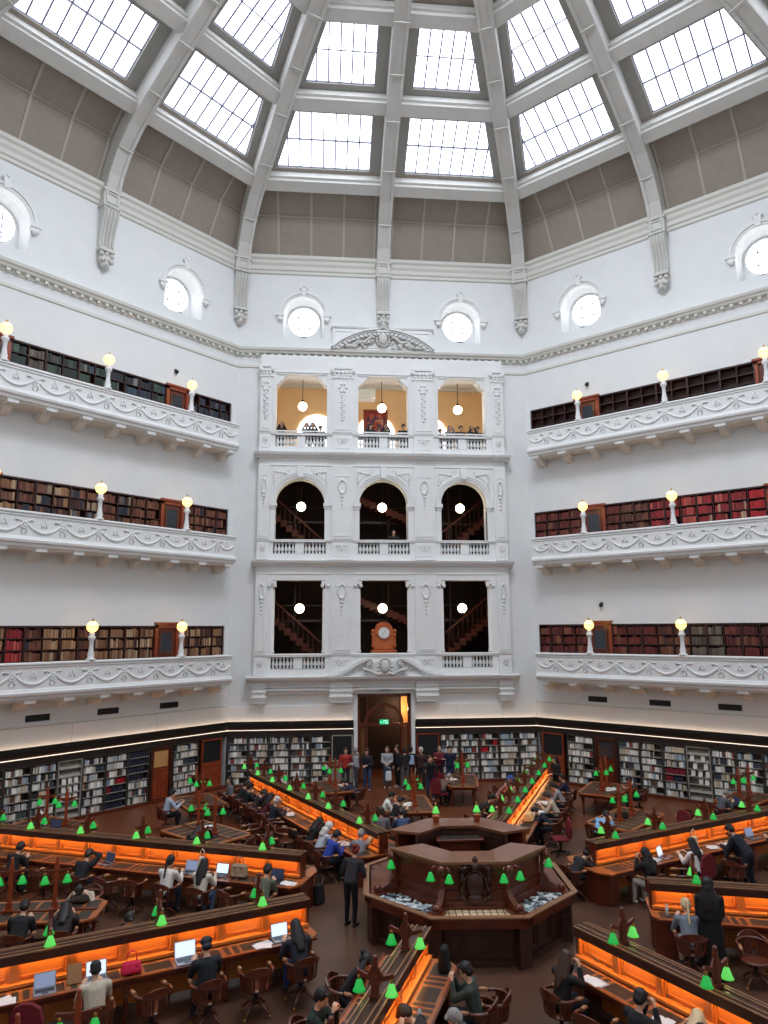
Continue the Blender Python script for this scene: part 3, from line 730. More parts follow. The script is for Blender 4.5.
for s in (-1, 1): q.box(min(s*.38, s*.74)-.01, max(s*.38, s*.74)-.01, .34, .4, 0, 2.4) if False else None
for x0, x1 in ((-1.05, -.86), (.84, 1.03)): q.box(x0, x1, .28, .3, .2, 2.4)
q.box(-1.08, 1.05, .27, .28, 2.54, 3.68) if False else None
q.build('side_light', mat('lobby_glass', (120,80,50), .2), en)
lb = MB(); lb.box(-1.6, 1.6, 3.4, 3.5, 0, 3.9); lb.box(-1.6, -1.5, .5, 3.5, 0, 3.9); lb.box(1.5, 1.6, .5, 3.5, 0, 3.9); lb.box(-1.6, 1.6, .5, 3.5, 3.9, 4.0)
struct(lb.build('wall_entrance_lobby', mat('lobby_brown', (64,40,30), .7), None, W0))
ob = MB(); ob.box(1.05, 1.45, 3.1, 3.3, 2.0, 3.7); tag(ob.build('lit_lobby_panel', mat('lobby_ochre', (230,160,90), .6), None, W0), 'glowing ochre wall panel seen through the right of the fan light', 'panel')
L = bpy.data.lights.new('lobby_lamp_light', 'POINT'); L.energy = 45; L.color = (1, .72, .42); L.shadow_soft_size = .1
lo = bpy.data.objects.new('lobby_lamp_light', L); COL.objects.link(lo); lo.matrix_world = W0 @ Matrix.Translation((1.0, 2.5, 2.9))
# exit sign: green board with running figure, arrow and door
ex = thing('exit_sign', 'green running-man exit sign hung at the top of the entrance doors', 'sign', W0 @ Matrix.Translation((-.02, .08, 2.6)))
q = MB(); q.bev(-.2, .2, -.03, .03, -.1, .1, .01); q.build('sign_board', mat('exit_green', (0,150,100), .4, emit=(10,190,130), strength=.8), ex)
q = MB(); y = -.034
q.box(.06, .15, y, y+.004, -.075, .075)
q.mi = 1; q.box(.075, .135, y-.002, y, -.065, .065); q.mi = 0
for a, b, w in (((-.02, .02), (-.045, -.02), .026), ((-.045, -.02), (-.02, -.045), .02), ((-.02, -.045), (-.035, -.075), .018), ((-.045, -.02), (-.08, -.04), .018), ((-.015, .02), (.025, .01), .014), ((-.02, .03), (-.06, .015), .014)):
    q.bar((a[0], y-.002, a[1]), (b[0], y-.002, b[1]), w, .004)
q.sphere((-.005, y, .05), .018, 10, 6, (1,.2,1)); q.bar((-.17, y, 0), (-.11, y, 0), .012, .004); q.prism([(-.18, 0), (-.15, .03), (-.15, -.03)], 'y', y-.002, y+.002)
q.build('pictogram', [mat('sign_white', (235,255,245), .5, emit=(230,255,245), strength=1.0), MATS['exit_green']], ex)
pl = MB(); pl.bev(-.24, .24, YF-.02, YF+.3, 3.98, 4.03, .01); tag(pl.build('number_plaque', M_DARKM, None, W0), 'thin dark plaque fixed above the entrance opening', 'plaque')
# ================================================================== galleries
def smat(s, side):  # x in wall frame from distance s to the pavilion corner
    return HW-s if side == 'L' else s-HW
KW = {'L': 1, 'R': 7}; SIDE = {'L': 'left', 'R': 'right'}; LV = ['lowest', 'middle', 'topmost']
def balcony_proto(side_name):
    t = thing('balcony', 'x', 'balcony')
    a, b = -HW+.62, HW-.62
    p = MB()
    p.box(a+.02, b-.02, -1.0, -.9, .08, .9); p.box(a+.02, a+.12, -.95, 0, .08, .9); p.box(b-.12, b-.02, -.95, 0, .08, .9)
    p.build('parapet', M_WHITE, t)
    p = MB(); p.bev(a-.03, b+.03, -1.08, -.84, .88, .98, .03); p.box(a-.03, a+.14, -.9, 0, .88, .97); p.box(b-.14, b+.03, -.9, 0, .88, .97)
    moulding(p, a, b, [(1.0, .8), (1.04, .82), (1.04, .87), (1.0, .88)], -.95)
    p.build('parapet_rail', M_WHITE, t)
    p = MB()
    prof = [(.9, -.24), (1.0, -.22), (1.03, -.12), (1.1, -.08), (1.12, .0), (1.06, .04), (1.04, .1), (1.0, .12)]
    # rounded-end slab: cornice swept round the two returns
    moulding(p, a, b, prof, 0)
    for s, x in ((-1, a), (1, b)):
        pts = [(-.0, .12)]+[(-.0, -.24)]
        p.box(min(x, x+s*.08), max(x, x+s*.08), -1.0, 0, -.08, .04); p.box(min(x, x+s*.03), max(x, x+s*.03), -.95, 0, -.22, -.08)
    p.mi = 1; p.box(a+.1, b-.1, -.9, 0, -.3, -.2); p.mi = 0
    p.build('base_cornice', [M_WHITE, M_SOFFIT], t)
    # garlands between rosettes
    g = MB(); g.smooth = True; y = -1.015
    n = 9; pitch = 1.319
    for i in range(-4, 5):
        x = i*pitch
        for j in range(8): an = 2*PI*j/8; g.sphere((x+.1*math.cos(an), y, .5+.1*math.sin(an)), .045, 6, 4, (1,.6,1))
        g.sphere((x, y, .5), .06, 8, 5, (1,.6,1))
        for s in (-1, 1):
            g.tube([(x+s*.1, y, .62), (x+s*.2, y-.01, .68), (x+s*.3, y, .66), (x+s*.24, y, .6)], .022, 5)
            g.tube([(x+s*.04, y, .4), (x+s*.1, y, .28), (x+s*.04, y, .2)], .02, 5)
    for i in range(-5, 5):
        x0 = i*pitch+.1; x1 = x0+pitch-.2
        if i == -5: x0 = a+.1
        if i == 4: x1 = b-.1
        m = (x0+x1)/2; sag = .3 if 5 > i > -5 and i != 4 else .2
        pts = [(x0+(x1-x0)*k/12, y, .56-sag*math.sin(PI*k/12)**.8) for k in range(13)]
        g.tube(pts, [.025+.03*math.sin(PI*k/12) for k in range(13)], 6)
        for s in (-1, 1): g.tube([(m, y, .72), (m+s*.08, y, .55), (m+s*.1, y, .44)], .018, 5)
        g.sphere((m, y, .5), .045, 6, 5, (1,.6,1)); g.sphere((m, y, .73), .03, 6, 4)
    g.build('garland_relief', M_WHITE, t)
    bk = None
    for i in range(10):
        x = -5.935+i*pitch
        if bk is None:
            q = MB(); pr = [(0, -.3), (-.82, -.3), (-.84, -.35), (-.8, -.4), (-.62, -.4), (-.52, -.46), (-.4, -.56), (-.22, -.62), (0, -.64)]
            q.mi = 1; q.prism(pr, 'x', -.15, .15); q.mi = 0; q.box(-.19, .19, -.95, -.66, -.36, -.22)
            q.lathe([(.1, -.01), (.1, .01)], 10, (0, 0, 0)) if False else None
            o = q.build('bracket', [M_WHITE, M_SOFFIT], t); bk = o.data
        else: o = link('bracket', bk, t)
        o.location = (x, 0, 0)
    return t
prb = balcony_proto('')
first = True
globe = None
for side_ in 'LR':
    for li, (z0, zt_, rail) in enumerate(LEVELS):
        M = WF(KW[side_]) @ Matrix.Translation((0, 0, rail-.97))
        lb = 'white garlanded gallery balcony, %s on the %s wall' % (LV[li], SIDE[side_])
        if first: prb.matrix_local = M; prb['label'] = lb; prb['group'] = 'gallery balconies'; first = False
        else: dup(prb, M, lb)
        for j, s in enumerate((3.1, 6.83, 10.57)):
            Mg = WF(KW[side_]) @ Matrix.Translation((smat(s, side_), -.97, rail))
            lb2 = 'glowing globe lamp on white post, %s from the pavilion on the %s %s balcony' % (['nearest', 'second', 'third'][j], LV[li], SIDE[side_])
            if globe is None:
                globe = t = thing('balcony_lamp', lb2, 'lamp', Mg, 'globe lamps along the balconies')
                q = MB(); q.lathe([(.16, 0), (.16, .06), (.1, .1), (.12, .2), (.09, .3), (.07, .5), (.08, .7), (.13, .76), (.13, .84), (.08, .87), (.1, .96), (.06, .98)], 12); q.build('lamp_post', M_WHITE, t)
                q = MB(); q.smooth = True; q.sphere((0,0,1.18), .2, 16, 10); q.build('globe', M_GLOBE, t)
                q = MB(); q.lathe([(.05, 1.36), (.06, 1.38), (.02, 1.42), (.03, 1.45), (.005, 1.49)], 8); q.lathe([(.203, 1.17), (.206, 1.18), (.203, 1.19)], 16, cap=False); q.build('finial', M_BRASS, t)
            else: dup(globe, Mg, lb2)

# ---- books collector -------------------------------------------------------
BOOKS = []     # (matrix(frame), x, y, z, w, d, h, colour, colour name, place)
PAL = {
 'pale': [((232,230,222),'white',7),((192,193,190),'grey',4),((196,180,156),'cream',3),((150,166,180),'blue grey',2),((60,66,80),'navy',2),((140,60,54),'red',1),((70,84,76),'green',1),((96,72,58),'brown',1),((34,34,38),'black',2)],
 'tan': [((150,110,78),'tan',5),((120,80,56),'brown',4),((176,150,118),'cream',3),((70,40,34),'dark brown',2)],
 'brown': [((110,62,42),'brown',5),((84,44,32),'dark brown',4),((130,84,60),'tan',2),((40,44,60),'navy',1)],
 'mixed': [((120,76,54),'brown',3),((160,140,112),'cream',2),((44,48,64),'navy',3),((60,34,30),'dark brown',2),((96,100,106),'grey',1)],
 'red': [((150,34,40),'red',5),((128,30,34),'dark red',4),((180,80,70),'rose',2),((176,150,130),'cream',1)],
 'darkred': [((104,38,32),'dark red',5),((84,32,28),'maroon',4),((120,70,50),'brown',2)],
 'darkgreen': [((30,50,44),'dark green',5),((28,36,34),'black',3),((60,84,70),'green',2),((70,70,66),'grey',1)],
 'navyblack': [((34,36,44),'black',5),((46,54,72),'navy',3),((70,70,74),'grey',2)],
 'oldgrey': [((96,84,72),'brown',3),((70,62,56),'dark brown',3),((110,100,88),'grey',2)],
 'bluegreen': [((50,70,90),'blue',3),((44,72,60),'green',3),((120,120,120),'grey',1),((40,44,50),'black',2)],
 'scarlet': [((176,24,34),'scarlet',1)], 'navyset': [((30,36,56),'navy',1)], 'crimson': [((120,20,34),'crimson',1)],
}
def fill(M, x0, x1, yf, z, hmax, pal, place, tmin=.022, tmax=.05, full=.93, rr=None):
    rr = rr or random; P = PAL[pal]; x = x0+.01; end = x1-.01-(0 if rr.random() < full else rr.uniform(.05, .4)*(x1-x0))
    cur = None
    while True:
        w = rr.uniform(tmin, tmax)
        if x+w > end: break
        if cur is None or rr.random() < .35: cur = rr.choices(P, [p[2] for p in P])[0]; hh = hmax*rr.uniform(.74, .96)
        c, nm, _ = cur; j = rr.uniform(.85, 1.15)
        BOOKS.append((M, x, yf+rr.uniform(.0, .03), z, w*.94, .16, hh*rr.uniform(.97, 1.0), tuple(min(255, v*j) for v in c), nm, place))
        x += w
# ---- gallery bookcases ------------------------------------------------------
PALS = {('L',2): ['navyblack','navyblack','bluegreen','bluegreen','darkgreen','darkgreen','oldgrey','oldgrey','brown'],
        ('L',1): ['brown','brown','brown','mixed','mixed','tan','brown','brown','brown'],
        ('L',0): ['tan','tan','tan','tan','brown','tan','red','red','red'],
        ('R',2): [None]*9, ('R',1): ['darkred','darkred','brown','red','red','red','scarlet','red','red'],
        ('R',0): ['darkred','darkred','darkred','brown','oldgrey','darkred','darkred','brown','brown']}
case_cache = {}
def gallery_case(M, w, nb, place, label, group):
    key = (round(w, 3), nb)
    t = thing('gallery_bookcase', label, 'bookcase', M, group)
    H = 2.2
    if key not in case_cache:
        q = MB(); q.box(0, w, .3, .33, 0, H); q.box(0, .03, 0, .3, 0, H); q.box(w-.03, w, 0, .3, 0, H); q.box(0, w, -.01, .3, H-.06, H); q.box(0, w, 0, .3, 0, .1)
        for i in range(1, nb): q.box(w*i/nb-.015, w*i/nb+.015, 0, .3, .1, H-.06)
        c = q.build('bookcase_frame', M_CASED, t); sh = []
        for k in range(1, 6):
            q = MB(); q.box(.03, w-.03, 0.005, .3, H-.06-.4*k, H-.03-.4*k); sh.append(q.build('shelf', M_CASED, t).data)
        case_cache[key] = (c.data, sh)
    else:
        c, sh = case_cache[key]; link('bookcase_frame', c, t)
        for s in sh: link('shelf', s, t)
    return t
rb = random.Random(11)
gd = None
for side_ in 'LR':
    for li, (z0, zt_, rail) in enumerate(LEVELS):
        F = WF(KW[side_]); pals = PALS[(side_, li)]
        segs = [(.3, 2.58, 4)] + [(3.68+1.26*i, 3.68+1.26*(i+1), 2) for i in range(5)] + [(11.09, 13.37, 4)]
        for si, (a, b, nb) in enumerate(segs):
            w = b-a; xl = min(smat(a, side_), smat(b, side_))
            M = F @ Matrix.Translation((xl, .03, zt_-2.2))
            where = 'between corner and door' if si == 0 else ('beyond the far door' if si == 6 else '%s from the door' % ORD[si-1])
            empty = pals[0] is None
            place = '%s %s gallery, bookcase %s' % (LV[li], SIDE[side_], where)
            gallery_case(M, w-.01, nb, place, '%s gallery bookcase, %s, %s %s gallery' % ('empty dark wooden' if empty else 'dark wooden', where, LV[li], SIDE[side_]), 'gallery bookcases')
            if empty: continue
            if si == 6: continue
            for k in range(1, 4):
                for j in range(nb):
                    xx = w*j/nb; idx = (si if si else 0)+1
                    fill(M, xx+.03, xx+w/nb-.03, .02, 2.2-.03-.4*k, .36, pals[min(8, si+ (1 if si and j else 0))] if si else pals[j % 2], (place, k), .03, .055, .95, rb)
        for j, s in enumerate((3.13, 10.55)):
            M = F @ Matrix.Translation((smat(s, side_), .0, z0))
            lb = 'brown panelled gallery door with dark glass, %s the pavilion on the %s %s gallery' % (['nearer', 'farther from'][j] if j else 'nearer to', LV[li], SIDE[side_])
            if gd is None:
                gd = t = thing('gallery_door', lb, 'door', M, 'gallery doors')
                q = MB(); q.box(-.55, -.42, -.03, .35, 0, 2.24); q.box(.42, .55, -.03, .35, 0, 2.24); q.box(-.55, .55, -.03, .35, 2.12, 2.26); q.prism([(-.62, 2.26), (.62, 2.26), (.6, 2.34), (-.6, 2.34)], 'y', -.09, .35); q.build('door_frame', M_WOODR, t)
                q = MB(); q.box(-.42, .42, .06, .12, 0, 2.12); frame_rect(q, -.36, .36, .2, 1.0, .03, .06, .06); frame_rect(q, -.32, .32, 1.1, 2.0, .03, .06, .07); q.build('door_leaf', M_WOOD, t)
                q = MB(); q.box(-.26, .26, .045, .062, 1.17, 1.94); q.build('glass_panel', M_GLASSD, t)
                q = MB(); q.sphere((.33, .02, 1.05), .03, 8, 6); q.build('door_handle', M_BRASS, t)
            else: dup(gd, M, lb)
# small camera domes above
for side_, s, z in (('L', 3.3, 17.55), ('R', 3.3, 7.6), ('R', 3.2, 17.5)):
    q = MB(); q.sphere((0, -.1, 0), .09, 10, 6); q.box(-.06, .06, -.06, 0, -.02, .12)
    tag(q.build('wall_fitting', M_DARKM, None, WF(KW[side_]) @ Matrix.Translation((smat(s, side_), 0, z))), 'tiny dark fitting on the white wall above the %s %s gallery door' % (LV[0 if z < 9 else 2], SIDE[side_]), 'fitting')

# ---- air vents below the lowest balcony --------------------------------------
vp = None
for side_ in 'LR':
    for j, s in enumerate((2.9, 5.5, 8.1, 10.7)):
        M = WF(KW[side_]) @ Matrix.Translation((smat(s, side_), -.02, 3.66)); lb = 'dark slatted air vent, %s from the corner under the lowest %s balcony' % (ORD[j], SIDE[side_])
        if vp is None:
            vp = t = thing('air_vent', lb, 'vent', M, 'air vents under the balconies')
            q = MB(); frame_rect(q, -.41, .41, -.11, .11, -.02, .02, .02); q.box(-.01, .01, -.02, .02, -.1, .1); q.build('vent_frame', M_VENT, t)
            q = MB(); 
            for i in range(5): q.box(-.39, .39, -.005, .015, -.09+i*.04, -.07+i*.04)
            q.box(-.39, .39, .015, .02, -.1, .1); q.build('louvre', M_BLACK, t)
        else: dup(vp, M, lb)

# ================================================================== ground-floor shelving
def fascia(k, x0, x1):
    F = WF(k); q = MB()
    moulding(q, x0, x1, [(0, 2.42), (.1, 2.43), (.12, 2.5), (.16, 2.58), (.16, 2.62), (0, 2.64)]); q.box(x0, x1, -.17, -.14, 2.6, 2.73); o = struct(q.build('trim_shelf_cornice', M_BLACK, None, F))
    q = MB(); q.box(x0, x1, -.13, -.08, 2.35, 2.37); struct(q.build('trim_light_rail', M_SHELFLIGHT, o)); q = MB(); q.box(x0+.05, x1-.05, -.12, -.07, 2.64, 2.655); struct(q.build('trim_cove_light', M_COVE, o))
    q = MB(); q.box(x0, x1, -.08, .0, 2.365, 2.45); q.mi = 1; q.box(x0, x1, -.03, .3, 2.1, 2.345); q.mi = 0; q.box(x0, x1, .36, .4, 0, 2.45); struct(q.build('trim_fascia', [M_WOODD, mat('dark_fascia', (34,24,20), .5)], o))
    q = MB(); q.box(x0, x1, -.04, .36, 0, .12); struct(q.build('trim_plinth', M_WOOD, o))
fascia(1, -HW, HW); fascia(7, -HW, HW); fascia(0, -HW, -1.38); fascia(0, 1.35, HW)
lc = {}
def low_case(M, w, label, group, pale=False):
    t = thing('library_bookcase', label, 'bookcase', M, group); key = (round(w, 3), pale)
    if key not in lc:
        mm = M_SHELFP if pale else M_STEEL
        q = MB(); q.box(0, w, .3, .32, .12, 2.1); q.box(0, .035, 0, .3, .12, 2.1); q.box(w-.035, w, 0, .3, .12, 2.1); q.box(0, w, 0, .3, 2.06, 2.1); fr = q.build('bookcase_frame', mm, t); ss = []
        for k in range(7):
            q = MB(); 
            if pale and k in (0, 1, 5, 6): q.prism([(.02, .13+.277*k), (.24, .33+.277*k), (.26, .33+.277*k), (.04, .12+.277*k)], 'x', .035, w-.035)
            else: q.box(.035, w-.035, 0, .3, .13+.277*k, .152+.277*k)
            ss.append(q.build('shelf', M_SHELFP if (pale or k % 1 == 0) else mm, t).data)
        lc[key] = (fr.data, ss)
    else:
        link('bookcase_frame', lc[key][0], t)
        for s in lc[key][1]: link('shelf', s, t)
    return t
def low_books(M, w, place, special=None):
    for k in range(7):
        z = .152+.277*k; pal = 'pale'; 
        sp = (special or {}).get(6-k)
        if sp == 'skip': continue
        if sp:
            for a, b, pl in sp: fill(M, .04+(w-.08)*a, .04+(w-.08)*b, .02, z, .235, pl, (place, 7-k), .022, .045, 1, rb)
        else: fill(M, .04, w-.04, .02, z, .235, pal, (place, 7-k), .018, .042, .72, rb)
def leaflets(M, w, sideword, n):
    pass
cid = 0
for side_ in 'LR':
    F = WF(KW[side_])
    units = [(1.38, 2.6)] + [(3.66+.9*i, 3.66+.9*(i+1)) for i in range(7)]
    for ui, (a, b) in enumerate(units):
        w = b-a-.02; xl = min(smat(a, side_), smat(b, side_))+.01; M = F @ Matrix.Translation((xl, -.02, 0))
        disp = (side_ == 'L' and ui == 4) or (side_ == 'R' and ui == 4)
        where = 'between the dark panel and the door' if ui == 0 else '%s beyond the door' % ORD[ui-1]
        place = 'ground-floor bookcase %s on the %s wall' % (where, SIDE[side_])
        low_case(M, w, '%s %s' % ('pale display rack' if disp else 'book-filled steel-framed', place), 'ground-floor bookcases', disp)
        if disp:
            spots = [(x, r) for r in (2, 3, 4) for x in (.2, .45, .7)] if side_ == 'L' else [(.15, 5), (.6, 5), (.25, 4), (.7, 4), (.15, 3), (.45, 3), (.75, 3), (.45, 2), (.7, 2)]
            for q_, (x, r) in enumerate(spots):
                q = MB(); q.prism([(.02, .17+.277*r), (.06, .38+.277*r), (.075, .38+.277*r), (.035, .17+.277*r)], 'x', x*w, x*w+.15)
                rowp = {2:'third',3:'fourth',4:'fifth',5:'sixth'}[r]
                tag(q.build('leaflet', mat('leaflet_%d' % (q_ % 3), ((225,225,222),(215,214,205),(176,60,60))[q_ % 3 if side_ == 'R' and q_ == 2 else q_ % 2], .6), None, M), 'leaflet on the %s shelf up of the %s display rack, %s' % (rowp, SIDE[side_], ['near its left end', 'near its middle', 'near its right end'][0 if x < .35 else (1 if x < .6 else 2)]), 'leaflet', 'leaflets on the %s display rack' % SIDE[side_])
            continue
        spc = None
        if side_ == 'L' and ui == 1: spc = {0: [(0,1,'navyset')], 1: [(0,1,'navyset')], 2: [(0,.9,'navyset')], 3: [(0,.8,'navyset')]}
        if side_ == 'L' and ui == 2: spc = {3: [(0,.5,'pale'),(.5,.95,'scarlet')], 4: [(0,.3,'crimson'),(.3,.9,'navyset')], 5: [(0,.95,'navyset')], 6: [(0,.9,'navyset')]}
        if side_ == 'R' and ui == 3: spc = {3: [(0,1,'crimson')], 4: [(0,.4,'crimson'),(.4,.9,'navyset')]}
        low_books(M, w, place, spc)
    # dark display boards in red wood surrounds, and panelled doors
    for s, nm in ((.74, 'nearest the pavilion'),):
        t = thing('notice_board', 'black board over a red wooden panel at the %s corner, under the lowest balcony' % SIDE[side_], 'board', F @ Matrix.Translation((smat(s, side_), -.02, 0)))
        q = MB(); q.box(-.5, .5, 0, .12, .12, 1.12); frame_rect(q, -.5, .5, .12, 1.12, -.03, 0, .1); frame_rect(q, -.5, .5, 1.12, 2.1, -.02, .1, .06); q.build('board_surround', M_WOODR, t)
        q = MB(); q.box(-.44, .44, .03, .08, 1.18, 2.04); q.build('board_face', M_BOARDK, t)
    s = 3.13
    t = thing('panelled_door', 'tall brown wooden door between the bookcases of the %s wall' % SIDE[side_], 'door', F @ Matrix.Translation((smat(s, side_), -.03, 0)))
    q = MB(); q.box(-.5, -.38, 0, .3, 0, 2.1); q.box(.38, .5, 0, .3, 0, 2.1); q.box(-.5, .5, 0, .3, 2.0, 2.12); q.build('door_frame', M_WOODD, t)
    q = MB(); q.box(-.38, .38, .08, .13, 0, 2.0)
    for x0, x1 in ((-.32, -.04), (.04, .32)): frame_rect(q, x0, x1, .15, 1.2, .05, .08, .04)
    q.build('door_leaf', M_WOODR if side_ == 'L' else M_WOOD, t)
    q = MB(); q.box(-.3, .3, .05, .08, 1.32, 1.92); q.build('door_panel', mat('buff_panel', (196,150,92), .5) if side_ == 'L' else M_GLASSD, t)
    q = MB(); q.sphere((.32, .04, 1.05), .03, 8, 6); q.build('door_handle', M_BRASS, t)
F = WF(0)
for nm, x0 in (('left', -6.78), ('right', 2.44)):
    for ui in range(5):
        a = x0+.885*ui; M = F @ Matrix.Translation((a+.01, -.02, 0)); n = 4-ui if nm == 'left' else ui
        place = 'ground-floor bookcase, %s to the %s of the entrance' % (ORD[n], nm)
        low_case(M, .865, 'book-filled steel-framed '+place, 'ground-floor bookcases')
        spc = {1: [(0,.3,'pale'),(.7,1,'scarlet')], 2: [(0,.45,'scarlet'),(.5,1,'pale')]} if (nm == 'right' and ui == 2) else None
        low_books(M, .865, place, spc)
for nm, a, b in (('left', -2.32, -1.4), ('right', 1.4, 2.4)):
    t = thing('notice_board', 'black board just %s of the entrance doors' % nm, 'board', F @ Matrix.Translation(((a+b)/2, -.02, 0))); h = (b-a)/2
    q = MB(); q.box(-h, h, .02, .14, .12, 1.0); frame_rect(q, -h, h, .12, 1.0, -.01, .02, .08); frame_rect(q, -h, h, 1.0, 2.1, -.01, .1, .05); q.build('board_surround', M_WOODR if nm == 'right' else M_SHELFP, t)
    q = MB(); q.box(-h+.06, h-.06, .03, .08, 1.05, 2.05); q.build('board_face', M_BOARDK, t)

# ---- turn the collected books into objects: the ones that show largest singly, the rest as one mass
F_ = Matrix.Rotation(math.radians(-5.188), 4, 'Z')
def book_score(b):
    p = b[0] @ Vector((b[1], b[2], b[3])); v = p-CAM
    fy = math.radians(5.188); fwd = Vector((math.sin(fy), math.cos(fy), 0)); rt = Vector((math.cos(fy), -math.sin(fy), 0))
    px = 384+703*v.dot(rt)/v.dot(fwd)*.99
    if px < 4 or px > 764: return 0
    if p.z < 2.5 and (px < 130 or px > 640): return b[4]*b[6]/v.length**2*.4     # partly behind desks and people
    return b[4]*b[6]/v.length**2
order = sorted(range(len(BOOKS)), key=lambda i: -book_score(BOOKS[i]))
single = set(order[:300])
bmass = MB(); cols = []
bcache = {}
def put_book(mb, b, loc=True):
    M, x, y, z, w, d, h = b[:7]; mb.X = M if loc else Matrix.Identity(4)
    if loc: mb.box(x, x+w, y, y+d, z+.001, z+h)
for i, b in enumerate(BOOKS):
    if i in single:
        q = MB(); w, d, h = b[4:7]
        q.bev(0, w, 0, d, .001, h, .003); q.box(w*.1, w*.9, -.0015, .002, h*.72, h*.74); q.box(w*.1, w*.9, -.0015, .002, h*.2, h*.22)
        key = (b[8], tuple(int(c/16) for c in b[7])); nm = 'book_cover_%s_%d' % (b[8].replace(' ', '_'), i)
        if key not in bcache: bcache[key] = mat(nm, b[7], .6)
        o = q.build('book', bcache[key], None, b[0] @ Matrix.Translation((b[1], b[2], b[3])))
        (pl, row) = b[9]
        lab = '%s book on the %s shelf down, %s' % (b[8], ORD[row-1], pl)
        tag(o, ' '.join(lab.split()[:16]), 'book', '%s books, %s shelf, %s' % (b[8], ORD[row-1], pl))
    else:
        put_book(bmass, b); cols += [lin(b[7])]*24
o = bmass.build('books_on_shelves', BOOKM)
ca = o.data.color_attributes.new('Col', 'FLOAT_COLOR', 'CORNER')
# recalc_normals keeps loop order per face count, every box has 24 corners
flat = []
for c in cols: flat += list(c)
ca.data.foreach_set('color', flat)
tag(o, 'rows of smaller books filling the remaining shelves around the room', 'books', None, 'stuff')
print('BOOKS', len(BOOKS))
# ================================================================== furniture
HUB = Vector((.3, 1.5, 0))
AZ = dict(A=202.4, B=158.5, C=116.0, D=64.2, E=22.5, F=342.6, G=296.0, H=247.3)
START = dict(A=3.7, B=3.8, C=3.3, D=3.9, E=4.0, F=4.1, G=3.7, H=3.36)
LEN = dict(A=9.6, B=9.6, C=10.2, D=10.0, E=9.6, F=8.7, G=7.8, H=7.8)
DN = dict(A='the lower left desk', B='the upper left desk', C='the rear left desk', D='the rear right desk', E='the upper right desk', F='the middle right desk', G='the lower right desk', H='the bottom centre desk')
DL = dict(A='long reading desk with glowing orange panels running to the lower left edge', B='long reading desk with glowing orange panels running level to the left edge', C='long reading desk with glowing panels slanting from the back left to the centre', D='long bright reading desk seen end-on at the back right of the centre',
          E='long reading desk with glowing panels rising to the right edge', F='reading desk with glowing panels behind the standing black-robed person', G='reading desk with glowing panels running down to the lower right corner', H='reading desk running straight down to the bottom edge in the centre')
def dframe(k): a = math.radians(AZ[k]); return Matrix.Translation(HUB) @ Matrix.Rotation(a, 4, 'Z') @ Matrix.Translation((START[k], 0, 0))
LAMPS = dict(A=[.98,2.87,4.7,6.5,8.3], B=[.95,2.75,4.5,6.2,7.8,9.2], C=[.85,2.75,4.15,5.6,7.1,8.5,9.9], D=[.9,2.3,3.7,5.1,6.6,8.1,9.5], E=[.6,2.3,4.3,6.2,8.0], F=[.9,2.7,4.5,6.3], G=[.95,2.7,4.5], H=[1.02,2.65,4.4])
PW = .87
leg_me = None
